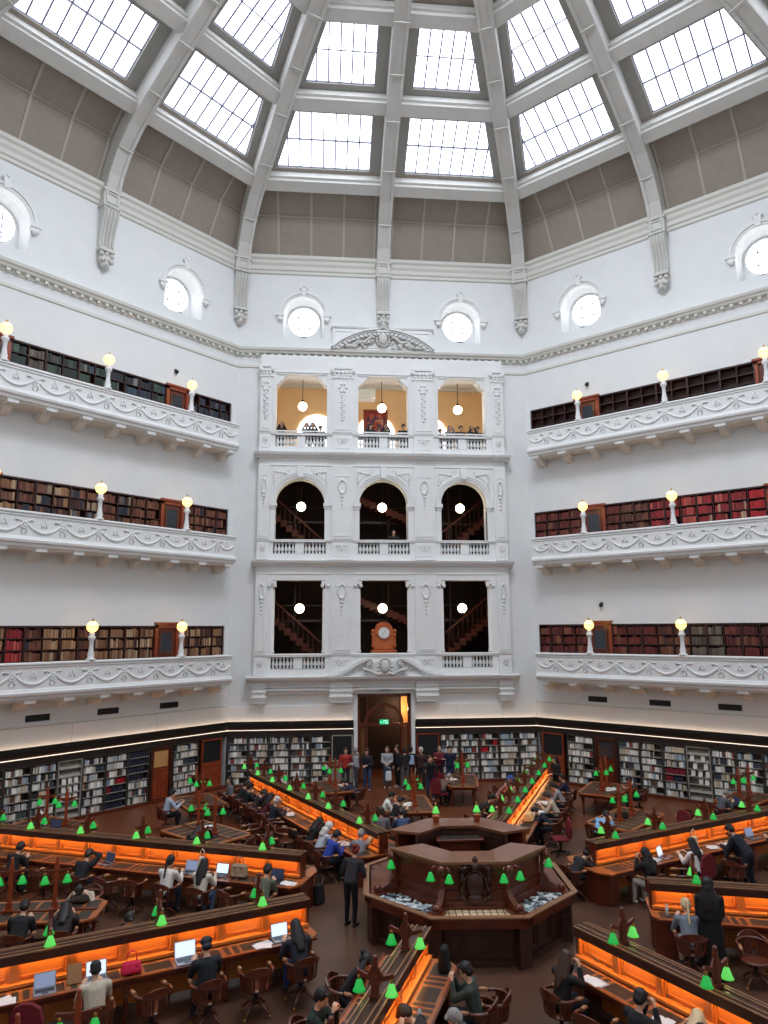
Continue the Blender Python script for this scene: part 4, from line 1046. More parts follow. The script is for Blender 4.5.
def desk(k):
    global leg_me
    n = int(LEN[k]/PW); Lx = n*PW; hw = dict(A=.68, F=.7, G=.68, H=.7).get(k, .8); e1 = {'E': -.32, 'B': -.18}.get(k, -.06)
    t = thing('reading_desk', DL[k], 'desk', dframe(k), 'radiating reading desks')
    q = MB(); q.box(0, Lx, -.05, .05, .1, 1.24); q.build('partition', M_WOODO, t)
    # panelled faces
    for s in (-1, 1):
        q = MB()
        for i in range(n+1):
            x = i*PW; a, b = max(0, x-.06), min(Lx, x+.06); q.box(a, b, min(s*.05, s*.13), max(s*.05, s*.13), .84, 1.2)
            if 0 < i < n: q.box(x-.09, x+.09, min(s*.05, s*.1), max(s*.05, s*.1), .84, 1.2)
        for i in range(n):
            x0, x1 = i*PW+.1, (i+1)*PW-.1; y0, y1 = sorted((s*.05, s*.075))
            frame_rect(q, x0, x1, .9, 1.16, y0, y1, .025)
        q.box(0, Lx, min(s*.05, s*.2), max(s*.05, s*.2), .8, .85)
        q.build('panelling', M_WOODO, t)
        # desk top with leather blotters
        q = MB(); yy = [s*.14, s*hw]; e0 = e1
        q.mi = 0; pts = [(e0, s*.02), (e0, s*.5), (e0+.2, s*hw), (Lx, s*hw), (Lx, s*.02)]
        q.prism(pts, 'z', .73, .77)
        q.mi = 3; q.prism([(e0+.05, s*.05), (e0+.05, s*.45), (e0+.23, s*(hw-.06)), (Lx, s*(hw-.06)), (Lx, s*.05)], 'z', .64, .73)
        q.mi = 1
        for i in range(n):
            x = i*PW+.06
            for a, b in ((.04, .5), (.56, .66), (.72, .82)):
                if a < .1: q.box(x+a, x+b, min(s*.28, s*(hw-.1)), max(s*.28, s*(hw-.1)), .77, .7725)
                else: q.box(x+a, x+b, min(s*.26, s*(hw-.08)), max(s*.26, s*(hw-.08)), .77, .7725)
        q.mi = 2
        for i in range(n):
            x = i*PW+.06; frame_rect2(q, x+.01, x+.53, sorted((s*.26, s*(hw-.08))), .7705, .776, .02)
        q.mi = 3; q.box(.02, Lx, min(s*(hw-.03), s*(hw+.012)), max(s*(hw-.03), s*(hw+.012)), .735, .775)
        q.build('desk_top', [M_WOODT, M_LEATHER, M_WOODL, M_WOOD], t)
        # hidden lamp strip under the capping
        q = MB(); q.box(.05, Lx-.05, min(s*.12, s*.15), max(s*.12, s*.15), 1.225, 1.235)
        q.build('strip_light', M_STRIPY if k == 'D' else M_STRIP, t)
    q = MB()
    q.box(-.02, Lx, -.175, .175, 1.24, 1.3); q.box(-.02, Lx, -.19, -.165, 1.15, 1.28); q.box(-.02, Lx, .165, .19, 1.15, 1.28); q.box(-.03, 0.0, -.2, .2, .8, 1.3) if False else None
    q.mi = 1; q.box(-.03, Lx, -.185, -.155, 1.29, 1.31); q.box(-.03, Lx, .155, .185, 1.29, 1.31); q.box(-.03, Lx, -.09, -.065, 1.3, 1.32); q.box(-.03, Lx, .065, .09, 1.3, 1.32)
    q.build('capping', [M_WOODD, M_WOODL], t)
    q = MB(); q.box(-.03, .02, -.13, .13, 0, 1.24)
    q.prism([(e1+.06, -.4), (e1+.06, .4), (e1+.22, hw-.12), (e1+.5, hw-.12), (e1+.5, -hw+.12), (e1+.22, -hw+.12)], 'z', 0.0, .64); frame_rect(q, 0, .01, 0, .01, 0, .01, .001) if False else None
    q.build('end_panel', M_WOOD, t)
    for i in range(0, n+1, 2):
        for s in (-1, 1):
            if leg_me is None:
                q = MB(); q.box(-.045, .045, -.045, .045, .5, .64); q.lathe([(.03, .0), (.04, .05), (.025, .1), (.035, .2), (.045, .35), (.03, .44), (.045, .5)], 10); leg_me = q.build('leg', M_WOOD, t).data; o = t.children[-1] if False else bpy.data.objects[-1] if False else None
                o = [c for c in t.children if c.name.startswith('leg')][0]
            else: o = link('leg', leg_me, t)
            o.location = (max(.55, i*PW), s*(hw-.1), 0)
    return t
def frame_rect2(q, x0, x1, ys, z0, z1, w):
    y0, y1 = ys; q.box(x0, x1, y0, y0+w, z0, z1); q.box(x0, x1, y1-w, y1, z0, z1); q.box(x0, x0+w, y0+w, y1-w, z0, z1); q.box(x1-w, x1, y0+w, y1-w, z0, z1)
for k in 'ABCDEFGH': desk(k)

# green-shaded lamp pairs --------------------------------------------------
def shade_mesh(): 
    q = MB(); q.smooth = True
    q.lathe([(.018, .085), (.03, .075), (.045, .055), (.06, .015), (.076, -.035), (.1, -.075), (.096, -.075), (.072, -.03), (.055, .015), (.04, .05)], 14, cap=False); return q
def add_shade(t, x, y, z, pale):
    if 'm' not in SHC:
        o = shade_mesh().build('lamp_shade', M_GREEN, t); SHC['m'] = o.data
        q = MB(); q.lathe([(.022, .08), (.03, .1), (.03, .13), (.012, .16)], 8); c = q.build('shade_cap', M_BRASS, o); SHC['c'] = c.data
        q = MB(); q.smooth = True; q.sphere((0,0,-.01), .04, 8, 6); b = q.build('bulb', M_BULB, o); SHC['b'] = b.data
    else:
        o = link('lamp_shade', SHC['m'], t); link('shade_cap', SHC['c'], o); link('bulb', SHC['b'], o)
    o.location = (x, y, z)
    if pale: setmat(o, M_GREENL)
SHC = {}
def spine_lamp(M, lb, grp):
    t = thing('reading_lamp', lb, 'lamp', M, grp)
    q = MB(); q.box(-.04, .04, -.055, .055, 0, .3); q.box(-.06, .06, -.08, .08, 0, .04)
    q.prism([(-.055, .26), (.055, .26), (.04, .36), (.028, .5), (-.028, .5), (-.04, .36)], 'x', -.03, .03); q.sphere((0,0,.53), .038, 8, 6); q.build('post', M_WOOD, t)
    q = MB(); 
    q.prism([(-.3, .31), (-.27, .34), (-.12, .29), (-.05, .4), (.05, .4), (.12, .29), (.27, .34), (.3, .31), (.27, .27), (.1, .22), (.05, .14), (-.05, .14), (-.1, .22), (-.27, .27)], 'x', -.02, .02); q.build('cross_arm', M_WOOD, t)
    add_shade(t, 0, -.25, .13, False); add_shade(t, 0, .25, .13, True)
    return t
sl = None
for k in 'ABCDEFGH':
    for j, x in enumerate(LAMPS[k]):
        M = dframe(k) @ Matrix.Translation((x, 0, 1.33)); lb = 'pair of green glass lamps, %s post from the inner end of %s' % (ORD[j], DN[k])
        if sl is None: sl = spine_lamp(M, lb, 'green lamps on the reading desks')
        else: dup(sl, M, lb)
# small tables ---------------------------------------------------------------
TABS = [  # x, y, azimuth of long side, half length, half width, description
 (-8.9,1.35,180,1.45,.62,'the left table between the two left desks'),
 (-6.35,-4.85,225,1.25,.7,'the table below the bottom left corner'),
 (-6.15,7.0,135,1.25,.78,'the table just behind the upper left desk'),
 (-7.0,10.9,118,1.05,.72,'the table by the man in a light blue shirt'),
 (-10.9,8.35,150,1.3,.62,'the far left table under the display rack'),
 (.35,9.75,90,1.2,.6,'the middle table behind the central counter'),
 (-2.35,12.7,106,1.1,.6,'the table left of the entrance queue'),
 (2.75,13.2,80,1.15,.6,'the table right of the entrance'),
 (6.7,7.15,42,1.35,.75,'the right table by the person in blue'),
 (7.65,11.15,55,1.15,.75,'the right table under the pair of bookcases'),
 (11.9,9.2,35,1.2,.65,'the far right table near the display rack'),
]
tlamp = None
def table_lamp(M, lb):
    t = thing('table_lamp', lb, 'lamp', M, 'green lamps on the small tables')
    q = MB(); q.box(-.1, .1, -.1, .1, 0, .04); q.box(-.06, .06, -.06, .06, .04, .16); q.box(-.04, .04, -.04, .04, .16, .85); q.prism([(-.05, .8), (.05, .8), (.02, 1.02), (-.02, 1.02)], 'x', -.03, .03); q.sphere((0,0,1.03), .035, 8, 6); q.build('post', M_WOODR, t)
    q = MB(); q.prism([(-.3, .77), (-.27, .8), (-.08, .78), (.08, .78), (.27, .8), (.3, .77), (.08, .68), (-.08, .68)], 'x', -.018, .018); q.build('cross_arm', M_WOOD, t)
    add_shade(t, 0, -.22, .6, False); add_shade(t, 0, .22, .6, False)
    return t
tleg = None
for ti, (x, y, az, hl, hw, nm) in enumerate(TABS):
    M = TR(x, y, 0, math.radians(az))
    t = thing('reading_table', 'small wooden reading table with dark inlays, %s' % nm.replace('the ', '', 1), 'table', M, 'small reading tables')
    q = MB(); q.prism([(-hl, -hw+.18), (-hl, hw-.18), (-hl+.22, hw), (hl-.1, hw), (hl, hw-.1), (hl, -hw+.1), (hl-.1, -hw), (-hl+.22, -hw)], 'z', .73, .77)
    q.mi = 1; q.box(-hl+.1, hl-.1, -hw+.08, hw-.08, .62, .73)
    q.mi = 2; n = int(hl*2/.34)
    for i in range(n):
        a = -hl+.14+i*(2*hl-.28)/n; b = a+(2*hl-.28)/n-.07
        for s in (-1, 1): q.box(a, b, min(s*.08, s*(hw-.1)), max(s*.08, s*(hw-.1)), .77, .773)
    q.mi = 3; q.box(-hl+.1, hl-.1, -.05, .05, .77, .8)
    q.build('table_top', [M_WOODT, M_WOOD, M_LEATHER, M_WOOD], t)
    q = MB(); q.box(-hl+.25, hl-.25, -.03, .03, .15, .25); q.build('stretcher', M_WOOD, t)
    for sx in (-1, 1):
        for sy in (-1, 1):
            if tleg is None: q = MB(); q.box(-.05, .05, -.05, .05, .42, .64); q.lathe([(.04, 0), (.05, .08), (.03, .14), (.05, .36), (.04, .42)], 10); o = q.build('leg', M_WOOD, t); tleg = o.data
            else: o = link('leg', tleg, t)
            o.location = (sx*(hl-.28), sy*(hw-.18), 0)
    for s in (-1, 1):
        Ml = M @ Matrix.Translation((s*hl*.32, 0, .8)) @ Matrix.Rotation(PI/2-math.radians(az)+.2, 4, 'Z')
        lb = 'post with two green lamps, %s end, %s' % ('inner' if s < 0 else 'outer', nm.replace('the ', '', 1))
        if tlamp is None: tlamp = table_lamp(Ml, lb)
        else: dup(tlamp, Ml, lb)
# ---- captain's swivel chairs -------------------------------------------------
def arc(r, a0, a1, n, z, sx=1, sy=1): return [(sx*r*math.cos(a0+(a1-a0)*i/n), sy*r*math.sin(a0+(a1-a0)*i/n), z) for i in range(n+1)]
def chair_proto():
    t = thing('captain_chair', 'x', 'chair')
    q = MB(); q.smooth = True; q.lathe([(.2, .41), (.25, .42), (.27, .445), (.25, .46), (.15, .452), (.02, .448)], 20, (0,0,0), True, 1, .92); q.build('seat', M_CHAIR, t)
    # arm and back rail: horseshoe open towards +y
    q = MB(); a0, a1 = math.radians(-205), math.radians(25)
    pts = arc(.29, a0, a1, 18, .7); rr = [.03]*19
    q.tube([(x, y-.02, z+ .03*math.cos((i-9)/9*PI/2)) for i, (x, y, z) in enumerate(pts)], rr, 8)
    q.build('arm_rail', M_CHAIR, t)
    for s in (-1, 1): q = MB(); q.tube([(s*.262, .08, .71), (s*.27, .18, .705), (s*.26, .25, .69)], [.032, .036, .026], 8); q.build('arm_tip', M_CHAIRL, t)
    # curved top crest
    q = MB(); a0, a1 = math.radians(-140), math.radians(-40); n = 10
    for i in range(n):
        b0 = a0+(a1-a0)*i/n; b1 = a0+(a1-a0)*(i+1)/n
        def hgt(b): return .86-.09*abs((b+PI/2)/(PI*.28))**2
        for r0, r1 in ((.285, .315),):
            P = lambda r, b, z: (r*math.cos(b), r*math.sin(b)-.02, z)
            for f in ([P(r0,b0,.72),P(r0,b1,.72),P(r0,b1,hgt(b1)),P(r0,b0,hgt(b0))], [P(r1,b0,.72),P(r1,b0,hgt(b0)),P(r1,b1,hgt(b1)),P(r1,b1,.72)], [P(r0,b0,hgt(b0)),P(r0,b1,hgt(b1)),P(r1,b1,hgt(b1)),P(r1,b0,hgt(b0))]): q.poly(f)
    q.build('crest_rail', M_CHAIR, t)
    # curved backrest panels between seat and rail
    q = MB(); n = 16; a0, a1 = math.radians(-175), math.radians(-5)
    for i in range(n):
        if i % 4 == 3 and 3 < i < 12: continue
        b0 = a0+(a1-a0)*i/n; b1 = a0+(a1-a0)*(i+.8)/n
        P = lambda r, b, z: (r*math.cos(b), r*math.sin(b)-.01, z)
        for f in ([P(.25,b0,.45),P(.25,b1,.45),P(.28,b1,.7),P(.28,b0,.7)], [P(.27,b0,.45),P(.3,b0,.7),P(.3,b1,.7),P(.27,b1,.45)], [P(.25,b0,.45),P(.28,b0,.7),P(.3,b0,.7),P(.27,b0,.45)], [P(.25,b1,.45),P(.27,b1,.45),P(.3,b1,.7),P(.28,b1,.7)]): q.poly(f)
    q.build('backrest', M_CHAIR, t)
    q = MB(); q.lathe([(.1, .41), (.09, .38), (.035, .36), (.035, .24), (.06, .22), (.06, .18)], 12); q.build('column', M_DARKM, t)
    for i in range(4):
        a = PI/4+i*PI/2; c, s = math.cos(a), math.sin(a)
        if i == 0:
            q = MB(); q.tube([(.03, 0, .22), (.14, 0, .19), (.24, 0, .1), (.3, 0, .055)], [.03, .032, .026, .022], 6); lg = o = q.build('leg', M_CHAIR, t)
            q = MB(); q.sphere((.3, 0, .028), .027, 8, 6); cs = q.build('caster', M_BRASS, o)
        else: o = link('leg', lg.data, t); link('caster', cs.data, o)
        o.rotation_euler = (0, 0, a)
    return t
CH = None
def chair(x, y, face, lb, grp='wooden captain chairs'):
    global CH
    M = TR(x, y, 0, math.radians(face)-PI/2)
    if CH is None: CH = chair_proto(); CH.matrix_local = M; CH['label'] = lb; CH['group'] = grp
    else: return dup(CH, M, lb)
    return CH
MCH = None
def maroon_chair(x, y, face, lb):
    global MCH
    M = TR(x, y, 0, math.radians(face)-PI/2)
    if MCH is None:
        t = MCH = thing('padded_chair', lb, 'chair', M, 'maroon padded chairs')
        q = MB(); q.bev(-.24, .24, -.22, .24, .42, .5, .04); q.build('seat', M_MAROON, t)
        q = MB(); pts = [(-.24, .56), (-.26, .8), (-.2, .98), (-.08, 1.04), (.08, 1.04), (.2, .98), (.26, .8), (.24, .56), (.15, .5), (-.15, .5)]; q.prism(pts, 'y', -.3, -.23); q.build('backrest', M_MAROON, t)
        q = MB(); q.box(-.03, .03, -.27, -.22, .38, .6); q.lathe([(.03, .1), (.03, .42)], 8)
        q.build('column', M_DARKM, t); lg = None
        for i in range(5):
            if lg is None: q = MB(); q.tube([(0,0,.12), (.15,0,.1), (.28,0,.06)], .022, 6); q.sphere((.28,0,.03), .03, 8, 6); o = q.build('leg', M_DARKM, t); lg = o.data
            else: o = link('leg', lg, t)
            o.rotation_euler = (0, 0, i*2*PI/5)
    else: dup(MCH, M, lb)

# ================================================================== central counter
CC = thing('central_counter', 'large octagonal carved wooden enquiry counter at the centre of the floor', 'counter', TR(.5, 1.78, 0, math.radians(-4)))
def octp(ap, k, rot=0): a = -PI/2+PI/8+k*PI/4+rot; r = ap/math.cos(PI/8); return (r*math.cos(a), r*math.sin(a))   # side k (front = 0) runs from corner k-1 to corner k
def oct_band(q, ap0, ap1, z0, z1, sides):
    for k in sides:
        a0, a1 = octp(ap0, k-1), octp(ap0, k); b0, b1 = octp(ap1, k-1), octp(ap1, k); q.prism([a0, a1, b1, b0], 'z', z0, z1)
def side_M(k, ap): return Matrix.Rotation(k*PI/4, 4, 'Z') @ Matrix.Translation((0, -ap, 0))    # x along the side, -y outwards
ALLS = range(8)
q = MB(); oct_band(q, 2.02, 1.95, .1, .84, ALLS); oct_band(q, 2.1, 1.9, 0, .12, ALLS)
for k in ALLS:
    c = octp(2.1, k); q.X = Matrix.Translation((c[0], c[1], 0)) @ Matrix.Rotation(k*PI/4+PI/8, 4, 'Z'); q.box(-.13, .13, -.1, .12, 0, .84)
    q.X = side_M(k, 2.02); 
    for x0, x1 in ((-.78, -.3), (-.24, .24), (.3, .78)): frame_rect(q, x0, x1, .18, .78, -.025, .0, .05)
    q.X = Matrix.Identity(4)
q.build('base', M_WOODD, CC)
q = MB(); oct_band(q, 2.3, 2.16, .84, .98, ALLS); oct_band(q, 1.68, 1.54, .84, .98, ALLS)
for k in ALLS:
    q.X = side_M(k, 2.3); w = 2.3*T8
    for s in (-1, 1): q.prism([(s*w, 0), (s*(w-.2), .0), (s*(w-.36), .62), (s*(1.6*T8), .7)], 'z', .84, .98)
    if k not in (7, 0, 1): q.box(-1.6*T8, 1.6*T8, .1, .7, .9, .98)
    q.X = Matrix.Identity(4)
q.mi = 1; oct_band(q, 2.33, 2.2, .965, .995, ALLS)
q.mi = 0; oct_band(q, 2.26, 2.2, .76, .84, ALLS)
q.build('counter_top', [M_WOOD, M_WOODL], CC)
q = MB(); oct_band(q, 1.58, 1.5, .95, 1.79, (7, 0, 1, 3, 4, 5)); oct_band(q, 1.58, 1.5, .95, 1.42, (2, 6)); oct_band(q, 1.62, 1.5, 1.2, 1.26, (7,0,1)); oct_band(q, 1.64, 1.5, .98, 1.06, (7,0,1))
for k in (7, 0, 1):
    q.X = side_M(k, 1.58)
    for x0, x1 in (((-.6, .6),) if k else ((-.62, -.32), (.32, .62))): frame_rect(q, x0, x1, 1.3, 1.7, -.025, 0, .04)
    q.X = Matrix.Identity(4)
q.build('upper_panels', M_WOOD, CC)
q = MB(); oct_band(q, 1.72, 1.0, 1.79, 1.85, (7, 0, 1, 3, 4, 5)); q.mi = 1; oct_band(q, 1.735, 1.69, 1.8, 1.855, (7, 0, 1)); q.mi = 0; oct_band(q, 1.68, 1.5, 1.72, 1.79, (7, 0, 1, 3, 4, 5))
for k in (2, 6): oct_band(q, 1.72, 1.1, 1.42, 1.47, (k,))
q.build('upper_ledge', [mat('ledge_wood', (120,72,50), .3, noise=.2, nscale=3, coat=.4), M_WOODL], CC)
for grp in ((7, 0, 1), (3, 4, 5)):
    q = MB(); oct_band(q, 1.1, 1.04, .3, 1.79, grp)
    for k in grp: q.X = side_M(k, 1.04); frame_rect(q, -.36, .36, 1.0, 1.7, .0, .03, .05); q.X = Matrix.Identity(4)
    q.build('inner_panels', M_WOODD, CC)
q = MB(); q.prism([octp(1.12, k) for k in range(8)], 'z', 0, .58); q.build('platform', M_WOODD, CC)
# display cases sunk in the three front sides
for k, lab in ((7, 'left'), (0, 'front'), (1, 'right')):
    c = MB(); c.X = side_M(k, 2.3); w = .82 if k == 0 else .8
    c.prism([(-w, .1), (w, .1), (.7, .66), (-.7, .66)], 'z', .86, .9); 
    o = c.build('display_case', M_LEATHER, CC); 
    c = MB(); c.X = side_M(k, 2.3); rnd = random.Random(k+2)
    if k == 0:
        for i in range(10):
            for j in range(3): c.box(-.71+i*.142, -.71+i*.142+.12, .14+j*.165, .14+j*.165+.14, .9, .915)
        c.build('label_cards', M_CARD, o)
    else:
        for i in range(120):
            x = rnd.uniform(-.68, .62); y = rnd.uniform(.15, .58); c.mi = rnd.randrange(4)
            a = rnd.uniform(0, PI); u, v = rnd.uniform(.03, .1), rnd.uniform(.02, .06)
            z = .9+.0006*i; p = [(x+u*math.cos(a)*sx-v*math.sin(a)*sy, y+u*math.sin(a)*sx+v*math.cos(a)*sy, z) for sx, sy in ((-1,-1),(1,-1),(1,1),(-1,1))]
            c.prism([pp[:2] for pp in p], 'z', z, z+.003)
        c.build('printed_sheets', [mat('sheet_%d' % i, cc, .6) for i, cc in enumerate(((190,200,205),(140,156,165),(220,222,222),(84,92,98)))], o)
# carved crest on the front
q = MB(); q.smooth = True; q.X = side_M(0, 1.6)
q.sphere((0, -.06, 1.4), .2, 14, 8, (1, .5, 1.25)); q.sphere((0, -.08, 1.74), .1, 10, 6); q.sphere((0, -.1, 1.86), .07, 8, 6, (1,.6,1.4)); q.sphere((0, -.07, 1.12), .14, 10, 6, (1.3,.6,.8))
for s in (-1, 1):
    q.tube([(s*.1, -.08, 1.8), (s*.24, -.1, 1.74), (s*.3, -.1, 1.6), (s*.22, -.09, 1.46), (s*.3, -.09, 1.3), (s*.24, -.08, 1.12), (s*.1, -.08, 1.04)], [.03,.05,.06,.04,.05,.05,.03], 7)
    for z in (1.7, 1.5, 1.3, 1.15): q.sphere((s*.28, -.1, z), .05, 8, 6)
    for i in range(5): q.sphere((s*(.06+.05*i), -.1, 1.66-.05*i), .035, 7, 5)
q.build('carved_crest', M_WOODD, CC)
# scrolled consoles at the corners carrying lamps
csm = None
for k in (6, 7, 0, 1):
    cx, cy = octp(1.6, k); ang = k*PI/4+PI/8
    if csm is None:
        q = MB(); pr = [(0, 1.74), (-.1, 1.74), (-.12, 1.6), (-.06, 1.5), (-.08, 1.3), (-.2, 1.15), (-.4, 1.05), (-.5, 1.06), (-.52, .98), (-.44, .94), (0, .94)]
        q.prism(pr, 'x', -.06, .06)
        q.smooth = True
        for s in (-1, 1): q.sphere((s*.02, -.45, 1.06), .08, 10, 6)
        q.sphere((0, -.1, 1.68), .11, 10, 6); q.smooth = False
        for s in (-1, 1): q.tube([(s*.04, -.1, 1.66), (s*.13, -.14, 1.76), (s*.2, -.2, 1.72)], .022, 6)
        o = q.build('corner_console', M_WOOD, CC); csm = o.data
    else: o = link('corner_console', csm, CC)
    o.matrix_local = Matrix.Translation((cx, cy, 0)) @ Matrix.Rotation(ang, 4, 'Z')
    for s in ((-1, 1) if k in (7, 0) else ((1,) if k == 6 else (-1,))):
        u = SHC['m']; sh = link('lamp_shade', SHC['m'], o); link('shade_cap', SHC['c'], sh) if False else None
        sh.location = (s*.2, -.22, 1.58)
# desk and lamps inside the counter
t = thing('supervisor_desk', 'dark leather-topped desk inside the central counter', 'desk', TR(.55, 2.75, .58, 0))
q = MB(); q.bev(-.58, .58, -.3, .3, .98, 1.04, .01); q.box(-.5, .5, -.2, .28, 0, .98); q.mi = 1; q.box(-.5, .5, -.26, .24, 1.04, 1.045); q.build('desk_body', [M_WOOD, M_LEATHER], t)
for i, s in enumerate((-1, 1)):
    M = TR(.58+s*.52, 3.12, 1.5, 0)
    if i == 0:
        il = t = thing('pillar_lamp', 'green glass lamp on a wooden pillar, left one inside the central counter', 'lamp', M, 'pillar lamps inside the central counter')
        q = MB(); q.box(-.09, .09, -.09, .09, 0, .05); q.box(-.065, .065, -.065, .065, .05, .5); q.box(-.09, .09, -.09, .09, .46, .52); q.build('post', M_WOODR, t); add_shade(t, 0, 0, .66, True)
    else: dup(il, M, 'green glass lamp on a wooden pillar, right one inside the central counter')
# ================================================================== people
def ell(bm, c, r, M=None):
    c = Vector(c); r = (r, r, r) if not isinstance(r, (tuple, list)) else r
    vs = []
    for i in range(1, 5):
        th = PI*i/5
        for j in range(8): 
            p = Vector((r[0]*math.sin(th)*math.cos(2*PI*j/8+.2), r[1]*math.sin(th)*math.sin(2*PI*j/8+.2), r[2]*math.cos(th)))
            vs.append(bm.verts.new(c+(M @ p if M else p)))
    for s in (-1, 1): 
        p = Vector((0, 0, s*r[2])); vs.append(bm.verts.new(c+(M @ p if M else p)))
    return vs
def blobmesh(name, parts, voxel, smooth=2):
    me = bpy.data.meshes.new(name+'_src'); big = bmesh.new()
    for p in parts:
        bm = bmesh.new(); M = p[4] if len(p) > 4 else None
        ell(bm, p[0], p[1], M)
        if len(p) > 2 and p[2] is not None: ell(bm, p[2], p[3], M)
        bmesh.ops.convex_hull(bm, input=bm.verts)
        tm = bpy.data.meshes.new('t'); bm.to_mesh(tm); bm.free(); big.from_mesh(tm); bpy.data.meshes.remove(tm)
    big.to_mesh(me); big.free()
    o = bpy.data.objects.new('tmp', me); COL.objects.link(o)
    m = o.modifiers.new('r', 'REMESH'); m.mode = 'VOXEL'; m.voxel_size = voxel; m.use_smooth_shade = True
    if smooth: s = o.modifiers.new('s', 'SMOOTH'); s.iterations = smooth; s.factor = .5
    dg = bpy.context.evaluated_depsgraph_get(); ev = o.evaluated_get(dg)
    out = bpy.data.meshes.new_from_object(ev); out.name = name
    bpy.data.objects.remove(o); bpy.data.meshes.remove(me)
    out.polygons.foreach_set('use_smooth', [True]*len(out.polygons))
    return out
def ik(a, b, l1, l2, pole):
    a, b = Vector(a), Vector(b); d = b-a; L = min(d.length, (l1+l2)*.995); d = d.normalized(); b = a+d*L
    x = (l1*l1-l2*l2+L*L)/(2*L); h = math.sqrt(max(0, l1*l1-x*x)); p = Vector(pole); p = (p-d*p.dot(d)).normalized()
    return a+d*x+p*h, b
def hand(parts, wrist, fdir, pnorm, side, curl=.5):
    f = fdir.normalized(); n = (pnorm-f*pnorm.dot(f)).normalized(); s = f.cross(n)*side     # s points to the thumb side
    parts.append((wrist, (.024,)*3, wrist+f*.03, (.024,)*3))
    for j in range(4):
        k = wrist+f*.085+s*(.03-.02*j)
        parts.append((wrist+f*.02+s*(.014-.01*j), (.014,)*3, k, (.0115,)*3))
        ln = (.042, .047, .043, .034)[j]
        d1 = (f*math.cos(curl)+n*math.sin(curl)); d2 = (f*math.cos(curl*2.1)+n*math.sin(curl*2.1))
        m = k+d1*ln; parts.append((k, (.010,)*3, m, (.009,)*3)); parts.append((m, (.009,)*3, m+d2*ln*.75, (.0078,)*3))
    t0 = wrist+f*.025+s*.022; t1 = t0+(f*.6+s*.7+n*.3).normalized()*.04; parts.append((t0, (.013,)*3, t1, (.011,)*3)); parts.append((t1, (.011,)*3, t1+(f*.9+s*.2+n*.3).normalized()*.03, (.009,)*3))
POSES = {  # seated?, lean deg, head pitch deg (down), head yaw, hands (L, R) relative to pelvis, legs spread
 'type': (1, 14, 22, 0, ((-.14, .47, .31), (.14, .47, .31))),
 'read': (1, 26, 32, 8, ((-.16, .48, .3), (.1, .46, .3))),
 'rest': (1, 30, 34, -10, ((-.2, .46, .3), (.08, .36, .62))),
 'phone': (1, 10, 26, 0, ((-.07, .36, .5), (.07, .36, .5))),
 'slump': (1, 48, 45, 15, ((-.2, .5, .31), (.18, .52, .31))),
 'sit': (1, 4, 8, 25, ((-.13, .3, .12), (.13, .3, .12))),
 'stand': (0, 2, 5, 0, ((-.24, .06, -.08), (.24, .08, -.08))),
 'hold': (0, 3, 14, -12, ((-.06, .26, .14), (.08, .27, .12))),
 'cross': (0, 1, 6, 20, ((.12, .2, .28), (-.12, .22, .24))),
 'photo': (0, 5, 4, 0, ((-.07, .3, .62), (.07, .3, .6))),
 'bend': (0, 42, 30, 0, ((-.2, .62, .1), (.2, .62, .1))),
 'lean': (0, 20, 20, 12, ((-.2, .36, .2), (.16, .38, .2))),
}
PM = {}; PMSP = {}
